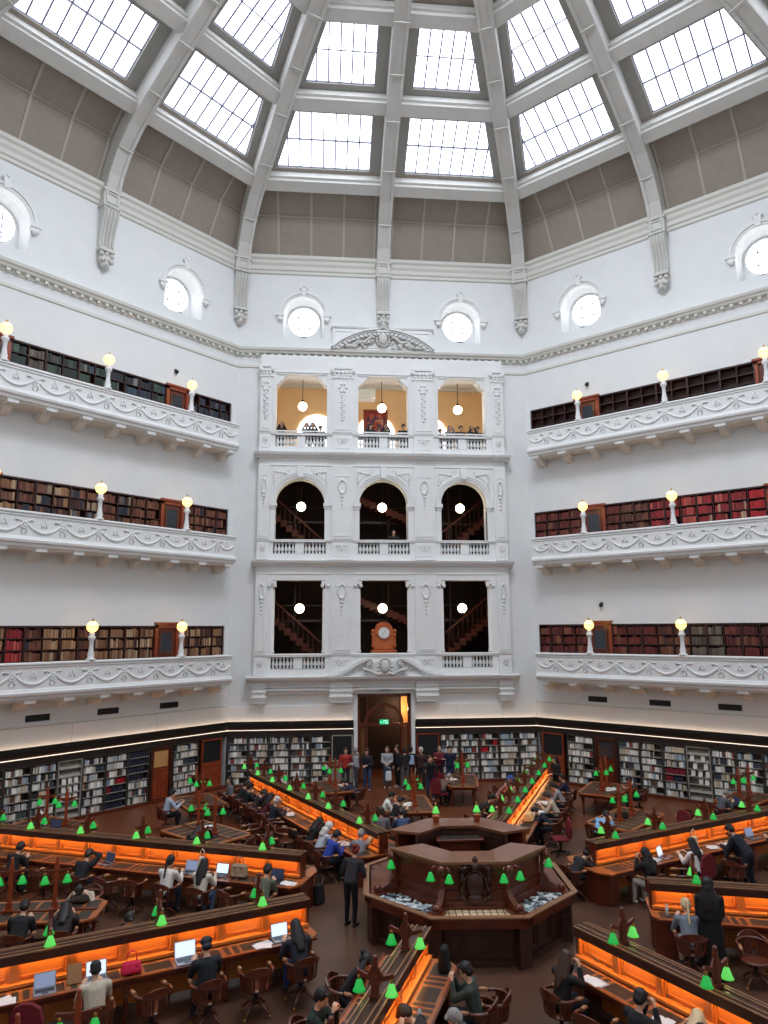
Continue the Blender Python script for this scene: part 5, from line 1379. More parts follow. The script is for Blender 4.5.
def make_pose(name):
    sit, lean, pitch, yaw, hands = POSES[name]
    hip = Vector((0, 0, .56 if sit else .93)); R = Matrix.Rotation(-math.radians(lean), 3, 'X'); up = R @ Vector((0,0,1))
    def sp(x, y, z): return hip + R @ Vector((x, y, z))
    neck = sp(0, 0, .5); head = neck + Matrix.Rotation(-math.radians(lean*.7+pitch*.35), 3, 'X') @ Vector((0, .025, .145))
    HR = Matrix.Rotation(math.radians(yaw), 3, 'Z') @ Matrix.Rotation(-math.radians(min(70, lean*.5+pitch)), 3, 'X')
    HS = 1.13; H4 = Matrix.Translation(head) @ HR.to_4x4() @ Matrix.Scale(HS, 4)
    body = []; shirt = []; pants = []; shoesL = []; shoesR = []
    E3 = lambda a, b, c: (a, b, c)
    # torso
    body += [(sp(0,0,.02), E3(.13,.09,.1), sp(0,0,.2), E3(.11,.08,.1), R), (sp(0,0,.2), E3(.11,.08,.1), sp(0,.01,.38), E3(.14,.09,.1), R), (sp(0,0,.42), E3(.13,.07,.06), neck, E3(.05,.05,.05), R), (neck-up*.03, .052, head, .05)]
    shirt += [(sp(0,0,.0), E3(.185,.145,.1), sp(0,0,.2), E3(.175,.13,.1), R), (sp(0,0,.2), E3(.175,.13,.1), sp(0,.01,.37), E3(.195,.135,.11), R), (sp(0,-.01,.4), E3(.17,.1,.07), sp(0,-.01,.48), E3(.08,.075,.03), R)]
    # head
    def hp(x, y, z): return head + HR @ (Vector((x, y, z))*HS)
    body += [(hp(0,-.012,.035), E3(.085,.1,.096), None, None, HR), (hp(0,.02,-.02), E3(.07,.079,.079), hp(0,.045,-.075), E3(.034,.034,.028), HR), (hp(0,.09,-.002), .009, hp(0,.108,-.022), .013), (hp(0,.085,-.05), (.024,.014,.012), None, None, HR)]
    for s in (-1, 1): body += [(hp(s*.076,-.005,-.005), (.012,.02,.03), None, None, HR), (hp(s*.03,.08,.02), (.018,.01,.01), None, None, HR)]
    # arms
    for i, s in enumerate((-1, 1)):
        sh = sp(s*.19, 0, .42); hd = hip + Vector(hands[i]);
        if name in ('bend', 'slump'): hd = hip+Vector(hands[i])
        pole = Vector((s*.42, -.45, -.8)) if name != 'cross' else Vector((s, -.1, -.6))
        el, wr = ik(sh, hd, .285, .255, pole); fd = (wr-el).normalized()
        body += [(sh, .05, el, .038), (el, .038, wr, .024)]
        shirt += [(sh, .076, el, .06), (el, .06, el+(wr-el)*.86, .044), (sp(s*.06,0,.44), E3(.07,.075,.05), sh, .066)]
        pn = Vector((0,0,-1)) if name not in ('phone','stand','photo') else Vector((-s, 0, .1))
        hand(body, wr, fd, pn, s*(-1), {'phone': .8, 'photo': .8, 'stand': .3, 'hold': .6}.get(name, .35))
    # legs
    for s, sl in ((-1, shoesL), (1, shoesR)):
        hj = hip+Vector((s*.09, 0, -.03))
        if sit: kn = Vector((s*.12, .42, .52)); an = Vector((s*.12, .4-(.06 if s > 0 else -.05), .1))
        else: kn = Vector((s*.1, .03, .5)); an = Vector((s*.11, .0-.02*s, .09))
        body += [(hj, .075, kn, .05), (kn, .05, an, .033), (an, .034, an+Vector((0,.13,-.055)), .026)]
        pants += [(hj, .1, kn, .072), (kn, .072, an+Vector((0,0,.02)), .056)]
        sl += [(an+Vector((0,-.04,-.055)), (.038,.05,.035), an+Vector((0,.15,-.062)), (.04,.05,.028))]
    pants += [(hip+Vector((-.07,0,0)), (.11,.125,.1), hip+Vector((.07,0,0)), (.11,.125,.1))]
    bm_ = blobmesh('body_'+name, body, .0095, 1)
    # eyes and lips by position
    for m in (M_SKIN[0], M_EYE, M_LIP): bm_.materials.append(m)
    inv = H4.inverted()
    for p in bm_.polygons:
        c = inv @ p.center
        if c.y > .055 and abs(c.z) < .1 and abs(c.x) < .06:
            if .008 < c.z < .024 and .018 < abs(c.x) < .042: p.material_index = 1
            elif .034 < c.z < .043 and .014 < abs(c.x) < .046: p.material_index = 1
            elif -.058 < c.z < -.043 and abs(c.x) < .024: p.material_index = 2
    PMSP[name] = (sp, hp)
    PM[name] = dict(body=bm_, shirt=blobmesh('shirt_'+name, shirt, .016, 3), pants=blobmesh('trousers_'+name, pants, .016, 3), shoeL=blobmesh('shoe_'+name, shoesL, .014, 1), shoeR=blobmesh('shoe_r_'+name, shoesR, .014, 1), H=H4, hip=hip, R=R)
    me = PM[name]
    for k in ('shirt', 'pants', 'shoeL', 'shoeR'): me[k].materials.append(M_BLACK)
    # robe (long dress)
    if name == 'hold':
        rb_ = list(shirt)+[(sp(0,0,.1), E3(.2,.15,.1), Vector((0,0,.08)), E3(.27,.24,.06)), (sp(0,0,.4), E3(.24,.14,.12), sp(0,0,.1), E3(.24,.17,.1))]
        me['robe'] = blobmesh('robe', rb_, .018, 4); me['robe'].materials.append(M_BLACK)
for k in POSES: make_pose(k)
# hair: the crown follows the head, loose lengths hang down the back
HCACHE = {}
CAPP = [((0,-.03,.055), (.092,.098,.085)), ((0,-.05,.0), (.088,.075,.08)), ((-.06,-.02,.03), (.03,.055,.05)), ((.06,-.02,.03), (.03,.055,.05)), ((0,.045,.1), (.06,.04,.026))]
HSTYLE = {'short': CAPP, 'crop': [((0,-.025,.05), (.086,.094,.078)), ((0,-.04,.0), (.082,.07,.07))], 'long': CAPP, 'ponytail': CAPP, 'bun': CAPP+[((0,-.14,.06), (.045,.045,.045))],
  'hijab': [((0,-.02,.03), (.105,.105,.11)), ((0,-.04,-.05), (.1,.09,.08))], 'hood': [((0,-.03,.04), (.11,.11,.11)), ((0,-.06,-.1), (.12,.08,.07))],
  'baseball_cap': [((0,-.02,.075), (.1,.105,.07)), ((0,.08,.07), (.07,.02,.012), (0,.16,.055), (.05,.02,.008)), ((0,-.05,.0), (.088,.075,.06))]}
def hair_mesh(style, pose):
    if (style, pose) in HCACHE: return HCACHE[(style, pose)]
    sp, hp = PMSP[pose]; H = PM[pose]['H']; R3 = H.to_3x3().normalized(); parts = []
    for p in HSTYLE[style]:
        q = [hp(*p[0]), tuple(v*1.13 for v in p[1])]
        q += [hp(*p[2]), tuple(v*1.13 for v in p[3]), R3] if len(p) > 2 else [None, None, R3]
        parts.append(tuple(q))
    b0 = hp(0,-.07,-.02)
    if style == 'long':
        a = sp(0,-.11,.43); c = sp(0,-.14,.27)
        parts += [(b0, (.085,.055,.055), a, (.1,.035,.05)), (a, (.1,.035,.05), c, (.07,.02,.05))]
        for s in (-1, 1): parts.append((hp(s*.075,-.02,.0), (.035,.05,.05), sp(s*.1,-.06,.42), (.04,.05,.05)))
    if style == 'ponytail': parts += [(hp(0,-.11,.04), .04, hp(0,-.15,.0), .035), (hp(0,-.15,0), .035, sp(0,-.15,.32), .022)]
    if style == 'hijab': parts += [(hp(0,-.04,-.05), (.1,.09,.08), sp(0,-.01,.42), (.2,.14,.07)), (sp(0,-.01,.42), (.2,.14,.07), sp(0,-.06,.25), (.17,.1,.06))]
    if style == 'hood': parts += [(hp(0,-.06,-.1), (.12,.08,.07), sp(0,-.09,.42), (.13,.07,.06))]
    me = blobmesh('hair_'+style, parts, .013, 2); me.materials.append(M_BLACK); HCACHE[(style, pose)] = me
    return me
HCOL = {k: mat('hair_'+k, v, .55) for k, v in dict(black=(22,18,18), brown=(62,40,28), grey=(140,136,132), blond=(206,180,140), red=(120,34,26), white=(214,210,204), navy=(24,28,44), green=(30,120,70), blue=(60,90,170), black_cloth=(16,16,18)).items()}
CLOTH = {}
def cloth(rgb):
    k = 'cloth_%d_%d_%d' % rgb
    return mat(k, rgb, .85, noise=.08, nscale=14)
TORSO = ('t-shirt', )
NP = 0
def person(x, y, face, pose, label, hs='short', hc='black', top=(30,30,34), bot=(28,30,38), skin=0, shoe=(30,28,28), z=0, robe=False, scale=1.0, group=None):
    global NP; NP += 1
    P = PM[pose]; t = thing('person', label, 'person', TR(x, y, z, math.radians(face)-PI/2) @ Matrix.Scale(scale, 4), group)
    b = link('body', P['body'], t); setmat(b, M_SKIN[skin])
    if robe: o = link('robe', P['robe'], t); setmat(o, cloth(top))
    else:
        o = link('shirt', P['shirt'], t); setmat(o, cloth(top)); o = link('trousers', P['pants'], t); setmat(o, cloth(bot))
    for k in ('shoeL', 'shoeR'): o = link('shoe', P[k], t); setmat(o, cloth(shoe))
    nm = {'hijab': 'headscarf', 'baseball_cap': 'cap', 'hood': 'hood'}.get(hs, 'hair')
    o = link(nm, hair_mesh(hs, pose), t); setmat(o, HCOL[hc])
    return t
def at_desk(k, r, side, perp=1.2): 
    a = math.radians(AZ[k]); d = Vector((math.cos(a), math.sin(a), 0)); n = Vector((-math.sin(a), math.cos(a), 0))
    p = HUB+d*r+n*side*perp; f = math.degrees(math.atan2(-side*n.y, -side*n.x)); return p.x, p.y, f
def sitter(k, r, side, pose, label, ch='captain', perp=1.24, turn=0, **kw):
    x, y, f = at_desk(k, r, side, perp); f += turn
    person(x, y, f, pose, label, **kw)
    fx, fy = math.cos(math.radians(f)), math.sin(math.radians(f))
    if ch == 'captain': chair(x-fx*.02, y-fy*.02, f, 'wooden captain chair under the %s' % label.replace('person ', 'person ', 1) if False else ('captain chair taken by the '+' '.join(label.split()[:11])))
    elif ch == 'maroon': maroon_chair(x, y, f, 'maroon padded chair taken by the '+' '.join(label.split()[:9]))
def free_sitter(x, y, f, pose, label, ch='captain', **kw):
    person(x, y, f, pose, label, **kw)
    if ch == 'captain': chair(x, y, f, 'captain chair taken by the '+' '.join(label.split()[:11]))
    elif ch == 'maroon': maroon_chair(x, y, f, 'maroon padded chair taken by the '+' '.join(label.split()[:9]))

# lower left desk (front side is +1)
sitter('A', 7.75, 1, 'type', 'person in a beige jumper with short black hair typing at the lower left desk', top=(196,186,166), hs='crop')
sitter('A', 5.95, 1, 'type', 'person in a navy cap and dark jacket at a laptop on the lower left desk', hs='baseball_cap', hc='navy', top=(22,26,34))
sitter('A', 4.25, 1, 'read', 'person with long dark hair at the inner end of the lower left desk', hs='long', top=(28,30,44), bot=(40,60,110))
sitter('A', 6.95, -1, 'read', 'black-haired person whose head shows above the lower left desk partition', top=(30,30,34))
x, y, f = at_desk('A', 7.0, 1, 1.32); chair(*at_desk('A', 6.85, 1, 1.15)[:2], at_desk('A', 6.9, 1)[2]+10, 'empty captain chair between the beige jumper and navy cap people')
chair(*at_desk('A', 5.1, 1, 1.25)[:2], at_desk('A', 5.1, 1)[2]-8, 'empty captain chair with light worn arms left of the long-haired person')
maroon_chair(*at_desk('A', 8.6, 1, 1.15)[:2], at_desk('A', 8.6, 1)[2]-30, 'empty maroon padded chair at the lower left, beside the beige jumper person')
# upper left desk
sitter('B', 9.15, 1, 'rest', 'person in a black jacket at a small laptop, left on the upper left desk', top=(26,26,30), hs='short', hc='brown', perp=1.3)
sitter('B', 11.2, 1, 'read', 'dark-clothed person cut by the left edge at the upper left desk', top=(20,20,24), perp=1.3)
sitter('B', 6.75, 1, 'type', 'person in a white hooded jumper with tied black hair at a laptop', hs='ponytail', top=(226,222,216), bot=(40,50,70), perp=1.25)
sitter('B', 5.85, 1, 'type', 'person with very long black hair in a cream top beside the tan bag', hs='long', top=(210,202,186), bot=(90,120,160), perp=1.25)
sitter('B', 4.3, 1, 'read', 'person in a grey-green jacket at the inner end of the upper left desk', top=(92,96,82), perp=1.2, shoe=(60,50,40))
for r, lb in ((10.2, 'empty captain chair left of the black-jacket person at the upper left desk'), (8.35, 'empty captain chair right of the black-jacket person at the upper left desk'), (7.65, 'empty light-armed captain chair left of the white hooded jumper person'), (5.05, 'empty captain chair between the cream top and grey-green jacket people')):
    x, y, f = at_desk('B', r, 1, 1.25); chair(x, y, f+random.uniform(-25, 25), lb)
# rear left desk
CS = [(11.6, 'short','black',(30,30,34),'person in black farthest along the rear left desk'), (10.9,'short','black',(24,26,34),'second person from the far end of the rear left desk, in dark blue'), (10.1,'short','brown',(36,34,40),'brown-haired third person from the far end of the rear left desk'), (9.3,'long','black',(84,26,40),'person in a maroon top at the rear left desk'), (8.5,'baseball_cap','white',(30,34,50),'person in a white cap and dark jacket at the rear left desk'),
      (5.75,'long','black',(24,24,28),'long-haired person in black at the near half of the rear left desk'), (5.05,'hood','white',(190,200,214),'person in pale clothes with a light hood at the rear left desk')]
for i, (r, hs, hc, tp, lb) in enumerate(CS): sitter('C', r, 1, ('read','type','rest')[i % 3], lb, hs=hs, hc=hc, top=tp, perp=1.05)
sitter('C', 4.25, 1, 'read', 'person in a bright blue jumper near the inner end of the rear left desk', top=(36,64,160), perp=1.2)
sitter('C', 3.75, 1, 'rest', 'grey-haired person in a grey top beside the bright blue jumper', top=(120,124,134), hs='short', hc='grey', perp=.5, turn=50, ch=None)
for r, p_, lb in ((12.4, 1.2, 'empty captain chair at the far end of the rear left desk'), (7.6, 1.2, 'empty captain chair mid-way along the rear left desk'), (6.8, 1.3, 'empty captain chair turned away in the middle of the rear left desk'), (6.5, 2.0, 'empty captain chair standing back from the rear left desk')):
    x, y, f = at_desk('C', r, 1, p_); chair(x, y, f+random.uniform(-60, 60), lb)
person(-2.12, 1.95, 60, 'lean', 'red-haired person in a patterned black top standing left of the central counter', hs='bun', hc='red', top=(44,40,44), bot=(24,24,28))
# around the middle table behind the counter
free_sitter(-1.0, 6.9, 80, 'sit', 'person in a grey top seated with back to the counter, left one', top=(110,110,116), bot=(60,80,120), hs='short', hc='brown')
free_sitter(-.35, 6.75, 95, 'read', 'person in blue denim seated behind the central counter', top=(60,76,110), bot=(70,96,150), hs='short')
free_sitter(-.75, 9.3, 0, 'read', 'person in a white shirt reading at the table behind the counter', top=(226,224,220))
free_sitter(-.5, 8.5, 20, 'read', 'person in a black top beside the white-shirted reader', top=(22,22,26))
# rear right desk
for r, s, hs, hc, tp, ps, lb in ((10.6,1,'baseball_cap','blue',(206,130,130),'read','person in a blue cap and pink top at the rear right desk'), (9.7,1,'short','brown',(180,120,110),'rest','brown-haired person in a rose top at the rear right desk'), (7.5,1,'short','black',(24,26,30),'read','person in black writing at the left of the rear right desk'), (6.2,1,'long','black',(50,50,58),'read','dark long-haired person nearest the counter, left side of the rear right desk'),
      (9.9,-1,'short','black',(140,134,140),'read','person in a grey check top at the right side of the rear right desk'), (8.3,-1,'short','brown',(186,172,150),'read','person in a beige top at the right side of the rear right desk'), (6.9,-1,'short','black',(24,28,38),'slump','person in dark blue leaning in at the rear right desk'), (11.3,-1,'short','black',(40,36,60),'type','person in dark purple far along the right side of the rear right desk')):
    sitter('D', r, s, ps, lb, hs=hs, hc=hc, top=tp, perp=1.15)
person(6.35, 12.6, 200, 'hold', 'person with long black hair in black standing at the back right by the red panel', hs='long', top=(18,18,22))
maroon_chair(*at_desk('D', 6.1, -1, 1.5)[:2], at_desk('D', 6, -1)[2]+20, 'empty maroon padded chair at the near right end of the rear right desk')
# upper right desk (front side -1)
person(3.45, 2.95, 22.5, 'slump', 'dark-clothed person resting head on hands at the end of the upper right desk', top=(26,26,30), hs='bun', scale=1); chair(3.45, 2.95, 22.5, 'captain chair at the very end of the upper right desk')
sitter('E', 4.75, -1, 'phone', 'person in a black headscarf and white trousers at the upper right desk', hs='hijab', hc='black_cloth', top=(16,16,18), bot=(190,186,178), shoe=(210,206,200), perp=1.2)
sitter('E', 6.45, -1, 'type', 'person in a white top with long black hair on a maroon chair', hs='long', top=(224,220,216), perp=1.2, ch='maroon')
sitter('E', 8.1, -1, 'read', 'person in a black coat bent over papers at the upper right desk', top=(24,26,32), perp=1.25)
person(8.05, 2.9, 115, 'bend', 'standing person in a dark blue coat leaning over the upper right desk', top=(22,26,38), bot=(26,28,40))
sitter('E', 9.8, -1, 'read', 'dark-clothed person cut by the right edge at the upper right desk', top=(34,32,34), perp=1.35)
chair(*at_desk('E', 5.6, -1, 1.35)[:2], at_desk('E', 5.6, -1)[2]+40, 'empty captain chair between the headscarf person and the maroon chair')
chair(*at_desk('E', 7.35, -1, 1.5)[:2], at_desk('E', 7.3, -1)[2]-70, 'empty captain chair turned sideways left of the black coat person')
sitter('E', 8.3, 1, 'slump', 'dark head just showing above the upper right desk partition', top=(30,30,34))
# middle right desk
sitter('F', 4.65, -1, 'read', 'person in a grey jumper with a blond ponytail at the middle right desk', hs='ponytail', hc='blond', top=(112,122,134), bot=(180,174,164), perp=1.2)
person(4.75, -1.15, 72, 'hold', 'standing person in a long black robe and headscarf behind the lower right desk', hs='hijab', hc='black_cloth', top=(14,14,16), robe=True, scale=1.04)
sitter('F', 6.75, -1, 'type', 'dark-clothed person cut by the right edge at the middle right desk', top=(26,32,40), perp=1.25)
chair(5.35, -1.55, 250, 'empty captain chair with pale seat right of the black-robed person')
chair(6.0, -1.35, 100, 'empty captain chair by the right edge near the middle right desk')
# lower right desk (front side -1)
sitter('G', 4.35, -1, 'phone', 'person with long brown hair in black at the inner end of the lower right desk', hs='long', hc='brown', top=(22,22,26), perp=1.2)
sitter('G', 5.85, -1, 'phone', 'black-haired person in black holding a phone at the lower right desk', top=(24,24,28), perp=1.2)
sitter('G', 6.55, -1, 'slump', 'blond long-haired person with head down over an open book', hs='long', hc='blond', top=(170,150,140), perp=.95, turn=20, ch=None)
sitter('G', 6.9, -1, 'type', 'black-haired person in a grey top at the bottom right', top=(120,120,126), perp=1.3)
chair(*at_desk('G', 5.15, -1, 1.3)[:2], at_desk('G', 5.1, -1)[2]+15, 'empty captain chair between the two people in black at the lower right desk')
# bottom centre desk (left on screen is -1)
sitter('H', 4.55, -1, 'rest', 'person in a black t-shirt with a black bun at the bottom centre desk', hs='bun', top=(26,28,34), perp=1.0)
sitter('H', 6.0, -1, 'phone', 'person in a dark green cardigan with a white collar at the bottom centre desk', hs='short', top=(24,40,34), perp=1.0)
sitter('H', 4.55, 1, 'phone', 'person in a dark green hooded jacket right of the bottom centre desk', top=(52,62,54), perp=1.2)
sitter('H', 5.65, 1, 'slump', 'brown-haired person leaning close over the bottom centre desk', hs='short', hc='brown', top=(40,36,36), perp=.85)
sitter('H', 5.8, 1, 'read', 'grey-haired person at the bottom right of the centre desk', hs='short', hc='grey', top=(70,72,76), perp=1.45, turn=15)
chair(-.05, -2.95, 160, 'empty captain chair with light arms right of the bottom centre desk')
# small tables
free_sitter(-8.05, 2.35, 265, 'slump', 'person in a beige top bent over the left table with a bag', top=(190,176,156), hs='short')
free_sitter(-7.95, .35, 100, 'slump', 'person in dark clothes bent low in front of the left table', top=(40,34,34), hs='long')
free_sitter(-8.75, .25, 90, 'read', 'person in a black jacket at the left edge in front of the left table', top=(26,28,32), hs='short')
free_sitter(-11.3, 7.5, 70, 'read', 'person in a white cap at the far left table', hs='baseball_cap', hc='white', top=(44,50,64))
free_sitter(-7.95, 10.1, 30, 'type', 'person in a light blue shirt alone at the table by the wooden door', top=(170,186,204), bot=(26,26,32))
free_sitter(-6.45, 5.9, 70, 'slump', 'dark-haired person half hidden behind the upper left desk partition', hs='long', top=(34,28,28))
free_sitter(-6.05, 12.1, 200, 'sit', 'person in a grey coat with black hair by the back left bookcases', top=(110,112,116), hs='long')
free_sitter(-1.45, 12.1, 160, 'slump', 'person in navy bent at the table left of the entrance queue', top=(30,38,60), hs='short')
free_sitter(1.75, 12.5, 40, 'slump', 'person in a tan jacket bent at the table right of the entrance', top=(110,90,76), hs='short', hc='grey', ch='maroon')
free_sitter(5.45, 6.45, 30, 'slump', 'person in a light blue shirt with head down on the right table', top=(130,176,214), hs='short')
free_sitter(8.75, 10.7, 170, 'read', 'dark-haired person behind papers at the right table by the bookcases', top=(40,38,44), hs='short')
free_sitter(10.45, 8.35, 10, 'read', 'grey-coated bald person at the far right table', top=(84,88,96), hs='crop', hc='grey')
chair(5.9, 10.6, 50, 'empty captain chair left of the right table by the bookcases')
chair(6.2, 11.4, 30, 'empty captain chair against the back right shelving')
maroon_chair(8.15, 6.7, 200, 'empty maroon padded chair right of the right table with the person in blue')
chair(8.8, 7.4, 230, 'empty captain chair right of the right table with the person in blue')
chair(-5.0, 6.1, 160, 'empty captain chair at the inner end of the table behind the upper left desk')
chair(-7.3, 7.6, -40, 'empty captain chair behind the table just behind the upper left desk')
chair(-4.9, 7.6, 200, 'empty captain chair right of the table just behind the upper left desk')
chair(-5.2, 10.3, 160, 'empty captain chair right of the table by the light blue shirt')
chair(.45, 1.95, 90, 'curved chair inside the central counter').matrix_local = TR(.45, 2.2, .62, 0)
# standing visitors by the entrance
ST = [(-1.75,15.6,270,'stand','short','brown',(170,50,44),(40,40,50),'visitor in a red top standing left of the entrance'), (-1.3,15.4,180,'hold','hood','grey',(168,172,178),(60,60,70),'visitor in a light grey hooded top left of the entrance'), (-.85,15.3,250,'hold','long','brown',(28,30,38),(50,70,110),'visitor in dark clothes and jeans at the left door jamb'),
      (.02,15.75,265,'hold','crop','brown',(160,166,170),(70,90,110),'visitor in a grey t-shirt carrying a white bag in the doorway'), (.5,15.9,200,'stand','short','black',(22,22,26),(20,20,24),'visitor in black behind the grey t-shirt in the doorway'), (.72,15.2,100,'hold','short','black',(24,24,28),(90,90,96),'visitor in a black top with grey trousers in the doorway'),
      (1.0,15.5,90,'stand','short','black',(26,28,34),(30,30,36),'visitor in black wearing a pale blue backpack'), (1.42,15.3,240,'stand','short','white',(64,34,36),(28,28,32),'white-haired visitor in a brown jacket right of the doors'), (1.5,13.4,265,'photo','short','brown',(24,26,34),(44,54,84),'visitor in navy standing forward holding a phone'),
      (2.25,15.7,265,'cross','crop','brown',(104,28,36),(30,30,36),'tall visitor in a dark red shirt by the right board'), (2.68,15.5,260,'stand','short','black',(26,34,60),(34,44,80),'visitor in navy blue beside the dark red shirt')]
for x, y, f, ps, hs, hc, tp, bt, lb in ST: person(x, y, f, ps, lb, hs=hs, hc=hc, top=tp, bot=bt, shoe=(170,166,160) if 'grey t' in lb else (30,28,28))
maroon_chair(2.0, 13.6, 60, 'empty bright maroon chair in front of the visitors right of the entrance')
# onlookers in the top storey of the pavilion
TP = [(-4.75,.75,'photo','long','black',(24,24,26),'person in black at the left end of the top left opening'), (-3.6,.8,'photo','short','grey',(130,132,140),'grey-haired person taking a photo, first of the pair in the top left opening'), (-3.3,.75,'photo','short','brown',(60,60,70),'person taking a photo, second of the pair in the top left opening'), (-2.95,.85,'lean','short','black',(70,70,76),'person bent low at the right of the top left opening'),
      (-.6,.75,'lean','long','black',(20,20,22),'person in black leaning at the left of the top middle opening'), (-.2,.95,'lean','short','brown',(140,130,140),'smaller person between the two in black, top middle opening'), (.12,.8,'photo','hood','black_cloth',(16,16,18),'tall person in a black hood, top middle opening'), (.95,.75,'lean','short','black',(20,20,22),'person in black at the right of the top middle opening'),
      (2.75,1.0,'lean','short','brown',(150,130,120),'short person at the far left of the top right opening'), (3.2,.8,'photo','short','brown',(120,120,122),'person in grey in the top right opening'), (3.7,.8,'lean','short','black',(26,26,30),'person in black in the middle of the top right opening'), (4.25,.75,'photo','short','black',(24,24,26),'person in black holding a phone, right in the top right opening'), (4.55,.9,'lean','short','brown',(60,54,70),'person in purple-grey at the far right of the top right opening')]
for i, (x, yy, ps, hs, hc, tp, lb) in enumerate(TP): person(x, AP+yy-.45, 270, ps, lb, hs=hs, hc=hc, top=tp, z=14.5, scale=.93 if 'small' in lb or 'short p' in lb or 'low' in lb else 1.0)
person(.55, AP+1.0, 270, 'stand', 'dark figure at the rail of the middle storey centre opening', top=(30,26,26), z=9.55)
print('PEOPLE', NP)
# ================================================================== things on the desks
def on_desk(k, r, side, perp=.5, z=.775, rot=0):
    x, y, f = at_desk(k, r, side, perp); return TR(x, y, z, math.radians(f)-PI/2+rot)
lp = {}
def laptop(M, label, col='silver', scr='lit'):
    t = thing('laptop', label, 'laptop', M, 'laptops on the desks'); body = M_LAPS if col == 'silver' else M_LAPK; sc = dict(lit=M_SCREEN, dim=M_SCREENB, dark=M_SCREEND)[scr]
    if 'b' not in lp:
        q = MB(); q.bev(-.17, .17, -.12, .12, 0, .016, .006); q.mi = 1; q.box(-.145, .145, -.03, .09, .016, .018); q.box(-.05, .05, -.1, -.045, .016, .017)
        lp['b'] = q.build('keyboard_base', [M_LAPS, M_LAPK], t).data; o = t.children[0]
        q = MB(); q.prism([(.115, .014), (.125, .014), (.19, .235), (.18, .235)], 'x', -.17, .17); l = q.build('screen_lid', M_LAPS, t); lp['l'] = l.data
        q = MB(); q.prism([(.1165, .03), (.1185, .03), (.177, .225), (.175, .225)], 'x', -.155, .155); lp['d'] = q.build('display', M_SCREEN, l).data; d = l.children[0]
    else: o = link('keyboard_base', lp['b'], t); l = link('screen_lid', lp['l'], t); d = link('display', lp['d'], l)
    setmat(o, body); setmat(l, body); setmat(d, sc)
laptop(on_desk('A', 8.45, 1, .5), 'open laptop with a grey screen at the far left of the lower left desk', scr='dim')
laptop(on_desk('A', 7.65, 1, .45), 'white laptop mostly hidden by the beige jumper person')
laptop(on_desk('A', 6.15, 1, .5) @ Matrix.Scale(1.15, 4), 'bright laptop in front of the navy cap person')
laptop(on_desk('A', 4.35, 1, .45), 'bright laptop in front of the long-haired person on the lower left desk')
laptop(on_desk('B', 9.0, 1, .5, rot=-.3), 'small laptop beside the black jacket person on the upper left desk', scr='dark')
laptop(on_desk('B', 6.6, 1, .5), 'laptop in front of the white hooded jumper person', scr='dim')
laptop(on_desk('B', 5.75, 1, .5), 'laptop in front of the cream top person', 'dark')
laptop(on_desk('B', 4.3, 1, .5), 'dark laptop in front of the grey-green jacket person', 'dark', 'dark')
laptop(on_desk('E', 6.05, -1, .5, rot=.4), 'white laptop in front of the person in a white top')
laptop(on_desk('E', 9.6, -1, .5), 'small silver laptop towards the right end of the upper right desk', scr='dim')
laptop(on_desk('F', 6.5, -1, .5), 'dark laptop at the right edge on the middle right desk', 'dark', 'dark')
laptop(on_desk('G', 6.95, -1, .5), 'lit laptop at the bottom of the lower right desk', scr='dim')
laptop(on_desk('H', 4.35, -1, .5), 'dark laptop in front of the black t-shirt person', 'dark', 'dark')
laptop(TR(-5.9, 6.5, .775, 2.4), 'dark laptop standing open on the table behind the upper left desk', 'dark', 'dark')
laptop(TR(-10.75, 7.75, .775, -.2), 'dark laptop in front of the white cap person', 'dark', 'dark')
laptop(TR(10.95, 8.3, .775, -1.3), 'tablet-like laptop held by the grey-coated person', 'dark', 'dark')
def papers(M, label, w=.3, d=.22, n=3, rnd=random.Random(9)):
    q = MB()
    for i in range(n):
        a = rnd.uniform(-.5, .5); cx, cy = rnd.uniform(-.05, .05)*n/2, rnd.uniform(-.04, .04)*n/2; u, v = w/2, d/2
        p = [(cx+u*sx*math.cos(a)-v*sy*math.sin(a), cy+u*sx*math.sin(a)+v*sy*math.cos(a)) for sx, sy in ((-1,-1),(1,-1),(1,1),(-1,1))]
        q.mi = i % 2; q.prism(p, 'z', .001+i*.002, .0025+i*.002)
    tag(q.build('papers', [M_PAPER, M_PRINT], None, M), label, 'papers', 'loose papers on the desks')
papers(on_desk('A', 9.0, 1, .5), 'crumpled white papers at the far left edge of the lower left desk')
papers(on_desk('A', 4.7, 1, .5), 'open magazine left of the long-haired person')
papers(on_desk('B', 3.95, 1, .55), 'white sheets at the inner end of the upper left desk')
papers(TR(3.75, 3.1, .775, .4), 'white sheets before the person at the end of the upper right desk')
papers(on_desk('E', 5.7, -1, .5), 'white sheet left of the white laptop on the upper right desk', n=2)
papers(on_desk('E', 7.9, -1, .5), 'white sheets spread before the black coat person')
papers(on_desk('G', 4.45, -1, .5), 'printed pages before the long brown-haired person')
papers(on_desk('D', 9.7, 1, .6), 'white sheet before the rose top person at the rear right desk')
papers(on_desk('D', 9.0, -1, .6), 'white sheets in the glow right of the rear right desk', n=5)
papers(on_desk('D', 7.7, -1, .6), 'white sheets before the beige top person at the rear right desk', n=5)
papers(on_desk('C', 4.6, 1, .5), 'white sheets before the bright blue jumper', n=4)
papers(on_desk('C', 8.3, 1, .5), 'white sheets before the white cap person at the rear left desk', n=3)
papers(TR(.2, 9.6, .78, .3), 'white papers on the table behind the counter', .3, .3, 5)
papers(TR(-2.0, 12.8, .78, .3), 'white papers on the table left of the entrance queue', .3, .3, 4)
papers(TR(2.35, 13.4, .78, .3), 'white papers on the table right of the entrance', .3, .3, 3)
papers(TR(7.75, 11.0, .78, .3), 'large white papers on the right table by the bookcases', .5, .35, 6)
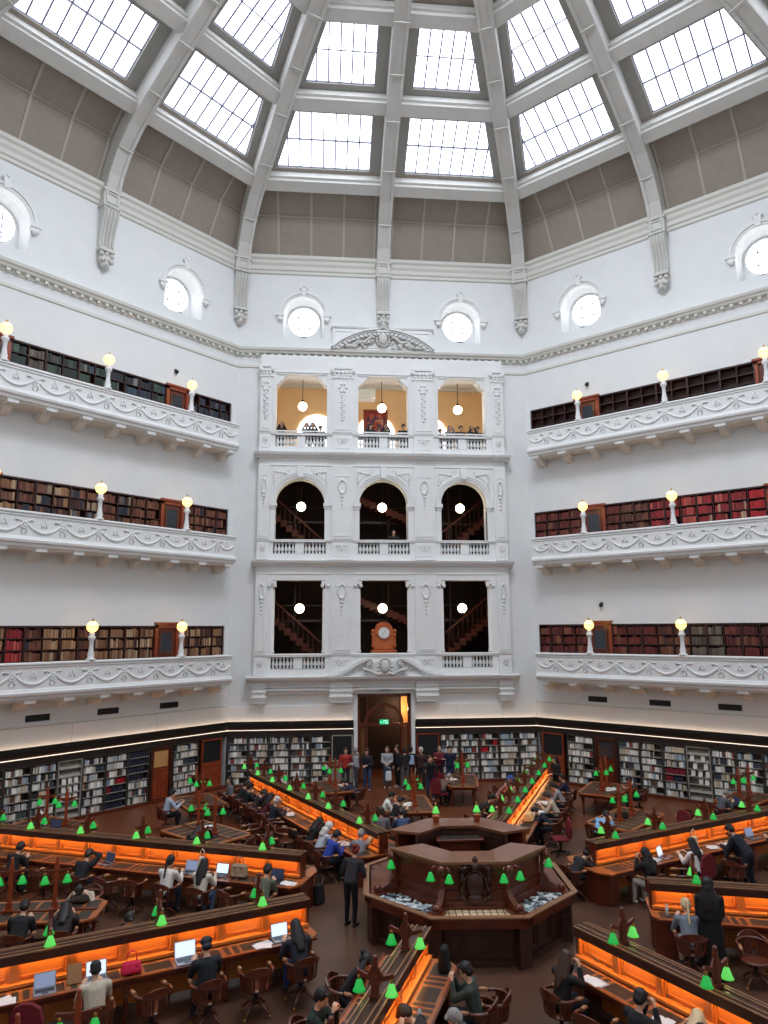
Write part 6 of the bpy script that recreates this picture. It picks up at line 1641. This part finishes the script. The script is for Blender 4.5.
papers(TR(-6.2, 7.6, .78, .3), 'single white sheet on the table behind the upper left desk', .3, .2, 1)
# open book
def open_book(M, label):
    t = thing('open_book', label, 'book', M)
    for s in (-1, 1):
        q = MB(); q.prism([(0, 0), (0, .01), (s*.04, .025), (s*.1, .02), (s*.16, .008), (s*.16, 0)], 'y', -.11, .11); q.build('page_block', M_PAPER, t)
    q = MB(); q.box(-.165, .165, -.115, .115, -.003, 0); q.build('cover', M_LAPK, t)
open_book(on_desk('G', 5.85, -1, .6, rot=.3), 'open white book between the phone holder and the blond person')
open_book(on_desk('E', 8.5, -1, .55), 'open book on the upper right desk before the leaning person')
# bags and bottles
def bag(M, label, rgb, w=.4, d=.2, h=.3, handle=True, nm='tote_bag'):
    t = thing(nm, label, 'bag', M); c = cloth(rgb)
    parts = [((-w/2+.07, 0, .06), (.07, d/2, .06), (w/2-.07, 0, .06), (.07, d/2, .06)), ((-w/2+.07, 0, .06), (.07, d/2, .06), (-w/2+.09, 0, h-.05), (.07, d/3, .05)), ((w/2-.07, 0, .06), (.07, d/2, .06), (w/2-.09, 0, h-.05), (.07, d/3, .05)), ((-w/2+.09, 0, h-.05), (.07, d/3, .05), (w/2-.09, 0, h-.05), (.07, d/3, .05)), ((0,0,.08), (w/3,d/2,.08), (0,0,h-.06), (w/4,d/3,.06))]
    me = blobmesh('bag', parts, .014, 3); me.materials.append(c); link('bag_body', me, t)
    if handle: q = MB(); q.tube([(-w/4, 0, h-.02), (-w/5, 0, h+.12), (0, 0, h+.17), (w/5, 0, h+.12), (w/4, 0, h-.02)], .012, 6); q.build('handle', c, t)
bag(on_desk('B', 5.25, 1, .45), 'tan slouchy bag with a cream loop handle on the upper left desk', (150,128,104), .45, .3, .3)
bag(on_desk('B', 6.35, 1, .3), 'upright white shopping bag behind the laptop on the upper left desk', (226,210,186), .24, .14, .34)
bag(on_desk('E', 7.2, -1, .45), 'upright cream bag on the upper right desk', (232,206,168), .3, .18, .36)
bag(on_desk('A', 7.1, 1, .5), 'bright pink bag right of the beige jumper person', (200,24,70), .36, .24, .2, True, 'handbag')
bag(on_desk('H', 3.7, 1, .5), 'black bag standing at the inner end of the bottom centre desk', (20,20,22), .3, .22, .4, False, 'backpack')
bag(TR(-2.85, 3.35, 0, 1.0), 'black backpack leaning on the floor at the end of the upper left desk', (18,18,20), .36, .26, .46, True, 'backpack')
bag(TR(6.55, 7.1, .775, .3), 'black bag on the right table with the person in blue', (18,18,20), .45, .3, .2, False, 'backpack')
bag(TR(-8.05, 1.75, .775, .0), 'dark brown bag on the left table', (44,30,24), .42, .26, .16, False, 'handbag')
bag(TR(.05, 15.45, .35, .0), 'white plastic bag hanging from the hand of the grey t-shirt visitor', (206,210,216), .3, .16, .4, True, 'plastic_bag')
bag(TR(1.0, 15.28, 1.0, .0), 'pale blue backpack on the back of the visitor in black', (150,170,196), .28, .16, .4, False, 'backpack')
bag(on_desk('D', 6.5, -1, .5), 'glowing cream basket on the near right end of the rear right desk', (226,180,120), .5, .36, .26, False, 'basket')
def bottle(M, label, body, capc):
    t = thing('bottle', label, 'bottle', M)
    q = MB(); q.smooth = True; q.lathe([(.03, 0), (.035, .02), (.035, .15), (.02, .18), (.015, .2)], 12); q.build('bottle_body', body, t)
    q = MB(); q.lathe([(.017, .2), (.017, .22)], 10); q.build('cap', capc, t)
bottle(on_desk('F', 4.35, -1, .45), 'clear water bottle at the inner end of the middle right desk', mat('clear_plastic', (200,205,210), .2), M_PAPER)
bottle(TR(-8.5, 1.6, .775), 'white bottle on the left table', M_PAPER, M_PAPER)
bottle(on_desk('H', 5.4, 1, .5), 'clear bottle with a red cap on the bottom centre desk', mat('clear_plastic', (200,205,210), .2), mat('red_cap', (200,60,40), .4))
bottle(on_desk('B', 6.15, 1, .4), 'dark green bottle between the laptops on the upper left desk', mat('bottle_green', (50,70,30), .25), M_LAPK)
q = MB(); q.bev(-.12, .12, -.02, .02, 0, .3, .01); tag(q.build('leather_folder', mat('tan_leather', (150,104,64), .4), None, on_desk('A', 8.0, 1, .45) @ Matrix.Rotation(-.5, 4, 'X')), 'tan leather folder propped between the two left laptops', 'folder')
# small power sockets boxes on the partition of the lower right desk
for i, r in enumerate((.35, 1.75, 3.5)):
    q = MB(); q.bev(-.06, .06, -.012, .012, -.03, .03, .004)
    tag(q.build('power_socket', M_WOODL, None, dframe('G') @ Matrix.Translation((r+.05, -.08, .88))), 'pale power socket plate, %s from the inner end of the lower right desk' % ORD[i], 'socket', 'sockets on the lower right desk')

# ================================================================== light and camera
w = bpy.data.worlds.new('sky'); bpy.context.scene.world = w; w.use_nodes = True
w.node_tree.nodes['Background'].inputs[0].default_value = (.75, .85, 1, 1); w.node_tree.nodes['Background'].inputs[1].default_value = .6
cd = bpy.data.cameras.new('camera'); cam = bpy.data.objects.new('camera', cd); COL.objects.link(cam)
yaw, pit, rol = math.radians(5.18823473), math.radians(9.4461358), math.radians(-.26741297)
f = Vector((math.sin(yaw)*math.cos(pit), math.cos(yaw)*math.cos(pit), math.sin(pit))); r = Vector((math.cos(yaw), -math.sin(yaw), 0)); u = r.cross(f)
r2 = r*math.cos(rol)+u*math.sin(rol); u2 = -r*math.sin(rol)+u*math.cos(rol)
m = Matrix((r2, u2, -f)).transposed().to_4x4(); m.translation = CAM; cam.matrix_world = m
cd.sensor_fit = 'VERTICAL'; cd.sensor_height = 32; cd.lens = 703.1/1024*32; cd.clip_end = 200; cd.clip_start = .05
sc = bpy.context.scene; sc.camera = cam
sc.view_settings.view_transform = 'Standard'; sc.view_settings.look = 'None'; sc.view_settings.gamma = 1; sc.view_settings.use_curve_mapping = False
sc.view_settings.exposure = 0.1
